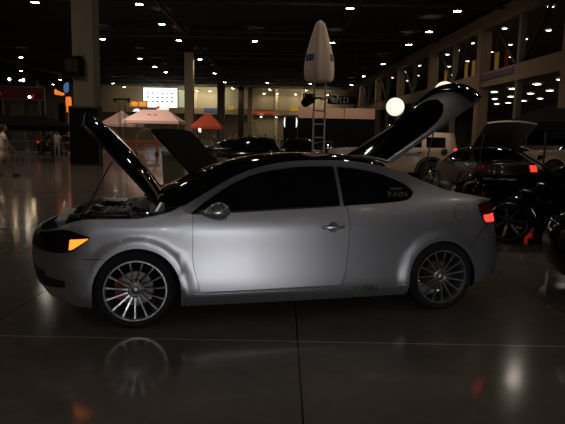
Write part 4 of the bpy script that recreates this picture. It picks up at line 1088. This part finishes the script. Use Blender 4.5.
def glowpic(t):
    og = mat('orange_glow', (1,.4,.06), .5, emit=.6, ecol=(1,.38,.05), noise=.5, nscale=2)
    MB().box((1.0,-.06,0),(1.5,.03,1.0)).build('lit_picture', og, t, smooth=False)
    MB().ball((-.9,-.06,.0), .5, 1.6, .06, 1.0).build('lit_picture', og, t)
board('light_box', 'orange glowing light box left of the screen', -34.0, 132.5, 8.75, 4.2, 1.4, mat('amber_box', (.35,.12,.02), .6, emit=.22, ecol=(1,.4,.08), noise=.6, nscale=1.5), 'light box', glowpic)
def strokes(t):
    b = MB()
    for i, wd in enumerate((.12,.34,.30,.30,.12)):
        x = -1.05 + .42*i
        b.box((x, -.06, 0), (.09, .03, .62))
        if wd > .2: b.box((x + .12, -.06, .27), (.2,.03,.08)).box((x + .12, -.06, -.27), (.2,.03,.08))
    for x in (-1.4, 1.4): MB().tube((x,.06,.4),(x,.06,6.6),.02,n=6).build('hanging_cable', BLACKPL, t)
    b.build('sign_lettering', mat('letter_white', (.35,.33,.30), .7, noise=.05), t, smooth=False)
board('hanging_sign', 'black hanging sign with pale blocky letters right of the truss tower', 6.5, 64.5, 5.92, 3.3, .85, BLACKM, 'sign', strokes)

# black drape wall with pink header
dw = thing('drape_wall', 'long black drape wall under a pink-tan header behind the tower', 'wall', (4.2, 45.0, 0))
rows = []
for i in range(97):
    x = -3.1 + 6.1 * i / 96
    rows.append([Vector((x, .06 * math.sin(i * 1.7), z)) for z in (0.0, 1.6, 3.15)])
MB().grid(rows).build('drape', CLOTHK, dw, solid=.01)
PINK = mat('header_pink_tan', (.40,.25,.19), .85, noise=.08, nscale=1)
for (xc, wx) in ((-1.3, 3.6), (1.75, 2.4)): MB().box((xc, -.08, 3.55), (wx, .08, .82), bev=.01).build('header_panel', PINK, dw, smooth=False)
for x in (-3.1, .5, 3.0): MB().tube((x, .12, 0), (x, .12, 3.2), .03).box((x,.12,.01),(.4,.4,.02)).build('upright', STEEL, dw)
# black pylon with two white crescents
py = thing('black_pylon', 'black display pylon with two glowing white crescents', 'display', (.45, 40.5, 0))
MB().box((0,0,1.5),(1.0,.5,3.0), bev=.03).box((0,0,.04),(1.2,.7,.08)).build('pylon_body', BLACKM, py, smooth=False)
WG = mat('white_glow', (1,1,1), .5, emit=1.1, ecol=(.95,.97,1), noise=.02)
for sx in (-1, 1):
    pts = [(sx*(.38 + .10*math.cos(a)) , 2.65 + .36*math.sin(a)) for a in [-1.45 + 2.9*i/12 for i in range(13)]] if sx > 0 else [(-.38 - .10*math.cos(a), 2.65 + .36*math.sin(a)) for a in [-1.45 + 2.9*i/12 for i in range(13)]]
    inn = [(p[0] - sx*.09*math.cos(-1.45 + 2.9*i/12) - sx*.0, p[1]) for i, p in enumerate(pts)]
    MB().prism(pts + inn[::-1][1:-1], 'y', -.29, -.25).build('crescent', WG, py, smooth=False)

# truss ladder tower with furled umbrella cover
tw = thing('truss_tower', 'slim aluminium ladder truss standing behind the silver roof', 'tower', (.87, 14.2, 0))
TR = mat('truss_alu', (.55,.50,.45), .45, .5, noise=.1)
for x in (-.14, .14): MB().tube((x,0,0),(x,0,2.92), .022, n=10).build('rail', TR, tw)
for i in range(8): MB().tube((-.14,0,.25 + .33*i),(.14,0,.25+.33*i), .014, n=8).build('rung', TR, tw)
MB().box((0,0,.02),(.7,.7,.04), bev=.01).build('base_plate', TR, tw)
for i in range(2): MB().tube((-.14 if i else .14,0,1.0),(0,.3 if i else -.3,.04),.012).build('brace', TR, tw)
arm_ = MB().path([Vector((.0,-.04,2.50)), Vector((.22,-.06,2.56)), Vector((.38,-.06,2.50))], .03, n=10)
arm_.build('clamp_arm', TR, tw)
MB().lathe([(.09+.022*math.cos(a), .022*math.sin(a)) for a in [2*PI*i/8 for i in range(8)]], Matrix.Translation((.36,-.1,2.54)) @ Matrix.Rotation(PI/2,4,'X'), n=20, closed=True).build('clamp_ring', TR, tw)
sp_ = thing('stage_lamp', 'black stage lamp clamped beside the ladder truss', 'lamp', (.60, 14.1, 2.50))
MB().ball((0,0,0), .5, .26, .28, .28).tube((0,0,-.05),(-.10,-.22,-.10),.09,.11).build('lamp_head', BLACKM, sp_)
MB().box((0,0,.12),(.30,.05,.04)).box((.14,0,.02),(.03,.05,.22)).box((-.14,0,.02),(.03,.05,.22)).tube((.1,0,.02),(.32,0,.04),.02).build('yoke', BLACKPL, sp_, smooth=False)
um = thing('umbrella', 'tall furled cream umbrella with blue lettering on top of the ladder truss', 'umbrella', (.84, 14.2, 2.925))
CRM = mat('umbrella_cream', (.80,.66,.55), .9, noise=.06, nscale=6, bump=.3)
prof = [(0,.06),(.0,.20),(.03,.315),(.12,.36),(.35,.365),(.55,.345),(.8,.29),(1.05,.225),(1.25,.165),(1.38,.125),(1.44,.09),(1.47,.04),(1.475,.0)]
rows = []
for (z, r) in prof:
    rows.append([Vector((r*(1+.055*math.cos(6*a))*math.cos(a+.25), r*.8*(1+.055*math.cos(6*a))*math.sin(a+.25), z)) for a in [2*PI*i/48 for i in range(49)]])
MB().grid(rows).build('umbrella_cloth', CRM, um, weld=.0005)
rows = []
for z in (.50, .58, .66):
    r = lerp([(.35,.365),(.55,.345),(.8,.29)], z) + .006
    rows.append([Vector((r*(1+.055*math.cos(6*a))*math.cos(a+.25), r*.8*(1+.055*math.cos(6*a))*math.sin(a+.25), z)) for a in [-PI + .1 + .75*i/10 for i in range(11)]])
NAVY = mat('band_navy', (.03,.05,.12), .8, noise=.5, nscale=20)
MB().grid(rows).build('printed_band', NAVY, um, solid=.003)
rows = []
for z in (.50, .58, .66):
    r = lerp([(.35,.365),(.55,.345),(.8,.29)], z) + .006
    rows.append([Vector((r*(1+.055*math.cos(6*a))*math.cos(a+.25), r*.8*(1+.055*math.cos(6*a))*math.sin(a+.25), z)) for a in [-1.05 + .7*i/10 for i in range(11)]])
MB().grid(rows).build('printed_band', NAVY, um, solid=.003)
for (a0, txt) in ((-2.72, 'S1'), (-.95, 'HC')):
    for j, ch in enumerate(txt):
        a = a0 + .25 + .28*j; r = .325 + .016
        p = Vector((r*math.cos(a), r*.8*math.sin(a), .58)); nrm = Vector((math.cos(a), math.sin(a)/.8, 0)).normalized()
        Rm = Matrix((Vector((0,0,1)).cross(nrm), Vector((0,0,1)), nrm)).transposed().to_4x4()
        text_mesh(ch, .13, mat('letter_pale', (.45,.42,.42), .8, noise=.05), um, 'band_letter', Matrix.Translation(p + nrm*.02) @ Rm)
MB().tube((0,0,.055),(0,0,.3),.03).ball((0,0,1.47),.5,.06,.06,.05).build('umbrella_pole', TR, um)

# glowing globes
GL = mat('globe_glow', (1,.97,.82), .5, emit=.86, ecol=(1,.98,.84), noise=.01)
def globe(label, x, y, z, r):
    t = thing('globe_light', label, 'lamp', (x, y, 0))
    MB().ball((0,0,z), r, u=32, v=20).build('globe', GL, t)
    MB().tube((0,0,0),(0,0,z-r+.01),.03).build('stand_pole', BLACKPL, t)
    MB().lathe([(.3,0),(.3,.02),(.05,.05),(.03,.10)], n=20).build('stand_base', BLACKPL, t)
globe('round glowing balloon lamp left of the raised hatch', 4.86, 25.0, 2.99, .395)
globe('glowing balloon lamp mostly hidden behind the raised hatch spoiler', 6.60, 23.6, 3.55, .43)

# grey bin by the hood
bn = thing('waste_bin', 'grey-green square waste bin standing behind the open hood', 'bin', (-3.42, 17.5, 0))
BINM = mat('bin_grey_green', (.14,.14,.11), .6, noise=.1)
MB().prism([(-.27,0),(.27,0),(.31,.98),(-.31,.98)], 'y', -.3, .3).build('bin_body', BINM, bn, smooth=False, bevel=.02)
MB().box((0,0,1.03),(.66,.66,.10), bev=.03).box((0,-.31,.98),(.5,.05,.08), bev=.01).build('bin_lid', mat('bin_lid', (.22,.22,.18), .5, noise=.1), bn)
# black cabinet boxes at the foot of the near column
bx = thing('column_cladding', 'tall black cladding box around the foot of the near concrete column', 'box', (-9.8, 27.95, 0))
MB().box((0,0,1.45),(1.5,.5,2.9), bev=.03).build('box_body', mat('cabinet_black', (.012,.011,.010), .6, noise=.2), bx, smooth=False)
MB().box((0,-.26,1.45),(1.38,.02,2.7)).build('box_front', BLACKM, bx, smooth=False)
spk = thing('column_speaker', 'black loudspeaker hanging high on the left side of the near column', 'speaker', (-10.3, 27.95, 4.45))
MB().prism([(-.42,0),(.38,-.08),(.38,.85),(-.42,.72)], 'y', -.3, .3).build('speaker_box', BLACKM, spk, smooth=False, bevel=.02)
MB().box((0,-.31,.38),(.62,.02,.6)).build('speaker_grille', mat('grille_cloth', (.01,.01,.01), .9, noise=.3), spk, smooth=False)
MB().tube((.3,.2,.8),(.55,.5,1.2),.025).tube((.3,.2,.0),(.55,.6,.3),.025).build('bracket', STEEL, spk)

# spotlit booth at far left
bo = thing('exhibit_booth', 'dark booth with a deep red fascia and tan curtains at the far left', 'booth', (-22.6, 46.0, 0))
MB().box((0,0,4.7),(6.4,.3,.9)).build('fascia', mat('fascia_dark_red', (.16,.02,.015), .8, noise=.3, nscale=1), bo, smooth=False)
MB().box((0,-.2,4.2),(6.4,.1,.1)).box((0,-.2,5.2),(6.4,.1,.1)).build('fascia_rail', STEEL, bo, smooth=False)
for x in (-3.1, -.3, 3.1): MB().box((x,0,2.6),(.25,.25,5.2)).build('booth_post', BLACKPL, bo, smooth=False)
for (x, wx) in ((-2.2, 1.0), (-.9, .6), (.8, 1.1), (2.2, .9)):
    rows = [[Vector((x - wx/2 + wx*i/24, .3 + .05*math.sin(i*1.4), z)) for z in (0, 2.1, 4.3)] for i in range(25)]
    MB().grid(rows).build('curtain', mat('curtain_tan', (.12,.10,.075), .9, noise=.1), bo, solid=.01)
E_SPOT = mat('booth_spot_glow', (1,.85,.6), .5, emit=22, ecol=(1,.78,.48), noise=.02)
for (x, z, lab) in ((-21.9, 5.75, 'left of two bright warm booth spotlights above the red fascia'), (-20.8, 5.7, 'right of two bright warm booth spotlights above the red fascia'), (-20.35, 4.40, 'single warm spotlight under the red fascia'), (-23.0, 4.55, 'warm spotlight at the very left edge of the photo')):
    t = thing('booth_spotlight', lab, 'lamp', (x, 45.5, z))
    MB().tube((0,.25,.05),(0,-.08,0),.12,.17,n=16,caps=False).tube((0,.22,.05),(0,.22,5.17-z if z > 5 else .3),.025).build('spot_can', BLACKPL, t)
    MB().lathe([(.001,0),(.11,0)], Matrix.Translation((0,-.06,0)) @ Matrix.Rotation(PI/2,4,'X'), n=16).build('spot_lens', E_SPOT, t)
# orange lit figures beyond the booth
fl_ = thing('orange_inflatable', 'orange and blue lit tube balloon left of the near column', 'balloon', (-17.72, 46.0, 0))
OG = mat('inflatable_orange', (1,.25,.03), .5, emit=.75, ecol=(1,.24,.04), noise=.5, nscale=3); BG = mat('inflatable_blue', (.06,.25,.6), .5, emit=.22, ecol=(.15,.45,1), noise=.3, nscale=3)
MB().box((-.25,0,2.0),(.5,.4,4.0)).build('dark_pedestal', BLACKM, fl_, smooth=False)
rows = [[Vector((.26 + (.20 + .03*math.sin(z*5))*math.cos(a), (.2)*math.sin(a), z)) for a in [2*PI*i/16 for i in range(17)]] for z in [3.3 + 1.2*i/10 for i in range(11)]]
MB().grid(rows).tube((.26,0,0),(.26,0,3.3),.05).build('orange_tube', OG, fl_)
MB().ball((-.62,0,4.80), .5, .5, .4, .34).ball((-.3,0,4.72), .5, .5, .4, .24).ball((-.78,.05,4.95), .5, .2, .3, .3).build('orange_cushion', OG, fl_)
MB().ball((.10,0,5.2), .5, .42, .3, .8).ball((.2,0,5.5),.5,.25,.25,.3).build('blue_top', BG, fl_)
fr = thing('flame_sign', 'flickering orange sign at the very left edge', 'sign', (-24.3, 48.0, 0))
MB().prism([(-.5,3.2),(.1,3.3),(.45,3.0),(.5,3.5),(.2,3.9),(0,4.4),(-.2,3.9),(-.6,4.2)], 'y', -.05, .05).build('flame_shape', OG, fr, smooth=False)
MB().box((-.1,0,1.6),(.08,.08,3.3)).build('sign_post', BLACKPL, fr, smooth=False)
# dark truss goalpost, globe with band, dome, hoops
tg = thing('truss_gate', 'pair of dark truss posts with a short crossbar between the canopies', 'truss', (-14.3, 50.0, 0))
for x in (-.22, .28):
    b = MB()
    for q in (-.06, .06): b.tube((x+q,0,0),(x+q,0,4.6),.02,n=6)
    for i in range(14): b.tube((x-.06,0,.2+.31*i),(x+.06,0,.35+.31*i),.012,n=5)
    b.build('truss_post', TRUSS, tg)
MB().box((0,0,4.65),(1.5,.12,.16)).box((-.55,0,4.5),(.2,.2,.3)).box((.6,0,4.5),(.2,.2,.3)).build('crossbar', BLACKPL, tg, smooth=False)
gb = thing('banded_globe', 'white balloon with a black band between the two canopies', 'balloon', (-16.1, 62.0, 0))
MB().ball((0,0,3.9), .5, 1.0, 1.0, 1.05).build('globe', mat('balloon_white_glow', (.9,.88,.8), .5, emit=.6, ecol=(1,.97,.9), noise=.03), gb)
MB().lathe([(.515,3.68),(.53,3.8),(.53,3.98),(.515,4.08)], n=28).build('black_band', BLACKM, gb); MB().tube((0,0,0),(0,0,3.4),.03).build('pole', BLACKPL, gb)
dm = thing('white_dome', 'small glowing white dome with red mark above the wide canopy', 'balloon', (-13.7, 64.0, 0))
MB().ball((0,0,4.55), .6, 1.15, 1, .95).build('dome', mat('dome_glow', (.95,.9,.85), .5, emit=.7, ecol=(1,.95,.9), noise=.03), dm)
MB().ball((-.38,-.5,4.65), .2, 1.2, .3, .8).build('red_mark', mat('mark_red', (.7,.05,.03), .5, emit=.25, ecol=(1,.1,.05), noise=.03), dm); MB().tube((0,0,0),(0,0,4.1),.04).build('pole', BLACKPL, dm)
HOOP = mat('hoop_tan', (.32,.20,.13), .8, noise=.1)
for (x, lab) in ((-13.6, 'left pale tan hoop arch below the canopies'), (-10.75, 'right pale tan hoop arch below the canopies')):
    t = thing('hoop_arch', lab, 'arch', (x, 44.0, 0))
    rows = []
    for i in range(25):
        a = PI * i / 24; c_ = Vector((.85*math.cos(a), 0, .25 + 1.75*math.sin(a)**.9 if math.sin(a) > 0 else .25))
        d_ = Vector((math.cos(a), 0, math.sin(a)))
        rows.append([c_ + d_*(.10*math.cos(b_)) + Vector((0,.10*math.sin(b_),0)) for b_ in [2*PI*j/10 for j in range(11)]])
    MB().grid(rows).build('arch_tube', HOOP, t); 
    for sx in (-.85, .85): MB().box((sx,0,.13),(.3,.3,.26)).build('arch_foot', BLACKPL, t, smooth=False)
RB = mat('barrier_red', (.55,.07,.03), .5, noise=.2)
for (x, lab) in ((-12.3, 'left red-orange barrier in front of the hoop arches'), (-10.2, 'right red-orange barrier in front of the hoop arches')):
    t = thing('red_barrier', lab, 'barrier', (x, 42.0, 0))
    MB().box((0,0,1.05),(1.9,.10,.16), bev=.02).box((0,0,.70),(1.9,.06,.08)).build('barrier_rail', RB, t, smooth=False)
    for sx in (-.85, .85): MB().box((sx,0,.52),(.07,.07,1.04)).box((sx,0,.02),(.07,.5,.04)).build('barrier_leg', RB, t, smooth=False)
for (x, lab) in ((-18.0, 'grey rail barrier left of the distant hatchback'), (-12.6, 'grey rail barrier right of the distant hatchback')):
    t = thing('rail_barrier', lab, 'barrier', (x, 39.0, 0))
    MB().tube((-1.2,0,1.0),(1.2,0,1.0),.03).tube((-1.2,0,.25),(1.2,0,.25),.025).build('barrier_rail', STEEL, t)
    for i in range(9): MB().tube((-1.2+.3*i,0,.25),(-1.2+.3*i,0,1.0),.012,n=6).build('barrier_bar', STEEL, t)
    for sx in (-1.1, 1.1): MB().tube((sx,0,0),(sx,0,.3),.02).box((sx,0,.015),(.05,.5,.03)).build('barrier_foot', STEEL, t)
# posters hanging in the upper concourse
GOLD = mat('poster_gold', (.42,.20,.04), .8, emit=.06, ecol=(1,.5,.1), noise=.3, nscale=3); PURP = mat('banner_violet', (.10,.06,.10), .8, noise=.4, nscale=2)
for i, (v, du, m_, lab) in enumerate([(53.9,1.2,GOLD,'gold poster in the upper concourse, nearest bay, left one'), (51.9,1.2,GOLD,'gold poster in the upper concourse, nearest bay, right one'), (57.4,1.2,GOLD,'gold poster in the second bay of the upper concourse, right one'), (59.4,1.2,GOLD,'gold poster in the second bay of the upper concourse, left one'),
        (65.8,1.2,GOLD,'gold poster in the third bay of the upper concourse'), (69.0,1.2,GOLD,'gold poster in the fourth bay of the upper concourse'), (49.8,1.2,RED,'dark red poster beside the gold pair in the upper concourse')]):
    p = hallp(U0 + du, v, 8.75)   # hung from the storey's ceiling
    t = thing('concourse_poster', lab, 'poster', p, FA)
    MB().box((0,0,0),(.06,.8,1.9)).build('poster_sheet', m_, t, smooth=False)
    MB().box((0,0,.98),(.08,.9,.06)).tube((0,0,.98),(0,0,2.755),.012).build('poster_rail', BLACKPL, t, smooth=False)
p = hallp(U0 - .34, 48.3, 7.3); t = thing('concourse_banner', 'long dark violet banner on the concourse fascia at upper right', 'banner', p, FA)
MB().box((0,0,0),(.06,6.6,.5)).build('banner_sheet', PURP, t, smooth=False)
MB().box((0,0,.27),(.07,6.7,.05)).build('banner_rail', mat('rail_mauve', (.25,.20,.26), .6, noise=.1), t, smooth=False)
# low lights on the floor level between canopies
for (x, y, z, lab) in ((-5.1, 34.2, 1.95, 'small warm lantern on a pole left of the dark crowd'), (-6.1, 41.0, 1.9, 'small white lantern on a pole below the red-orange canopy')):
    t = thing('pole_lantern', lab, 'lamp', (x, y, 0))
    MB().tube((0,0,0),(0,0,z-.08),.02).lathe([(.15,0),(.15,.02),(.02,.04)], n=14).build('pole', BLACKPL, t)
    MB().ball((0,0,z), .09).build('lantern_glass', mat('lantern_glow', (1,.85,.7), .5, emit=1.6, ecol=(1,.82,.68), noise=.02), t)

# ------------------------------------------------------------------ labels that single each repeat out
ORD = ['first','second','third','fourth','fifth','sixth','seventh','eighth','ninth','tenth','eleventh','twelfth','thirteenth','fourteenth','fifteenth','sixteenth']
def by_group(gname): return [o for o in bpy.data.objects if o.parent is None and o.get('group') == gname]
def side_of(i, m): return 'only' if m == 1 else 'leftmost' if i == 0 else 'rightmost' if i == m-1 else ORD[i] + ' from left'
vis = [o for o in by_group('high-bay lamps of the hall') if o.location.y > 40]
off = [o for o in by_group('high-bay lamps of the hall') if o.location.y <= 40]
rows_ = {}
for o in vis: rows_.setdefault(round(o.location.y / 8.0), []).append(o)
for ri, key in enumerate(sorted(rows_)):
    L_ = sorted(rows_[key], key=lambda o: o.location.x)
    for i, o in enumerate(L_): o['label'] = 'white high-bay lamp, %s in the %s row of hall lamps from the camera' % (side_of(i, len(L_)), ORD[ri])
for o in off: o['label'] = 'high-bay lamp nearer than the picture shows, above or behind the camera'
for g, nm in (('downlights of the upper concourse', 'upper'), ('downlights of the lower concourse', 'lower')):
    lines = {}
    for o in by_group(g):
        u = o.location.x * math.cos(t0) + o.location.y * math.sin(t0)
        lines.setdefault(0 if u < 25 else 1 if u < 29.5 else 2, []).append(o)
    for li, L_ in lines.items():
        for i, o in enumerate(sorted(L_, key=lambda o: o.location.y)):
            o['label'] = '%s nearest downlight in the %s line of the %s concourse ceiling' % (ORD[i], ('hall-side', 'middle', 'innermost')[li], nm)
L_ = by_group('downlights on the back wall')
for hi, nm in ((True, 'upper'), (False, 'lower')):
    M_ = sorted([o for o in L_ if (o.location.z > 9) == hi], key=lambda o: o.location.x)
    for i, o in enumerate(M_): o['label'] = '%s warm downlight in the %s row on the beige back wall' % (side_of(i, len(M_)), nm)
for g, nm in (('distant crowd in dark clothes', 'dark-clothed'), ('distant crowd in grey shirts', 'grey-shirted')):
    M_ = sorted(by_group(g), key=lambda o: o.location.x / o.location.y)
    for i, o in enumerate(M_): o['label'] = '%s visitor in the distant crowd, %s' % (nm, side_of(i, len(M_)))
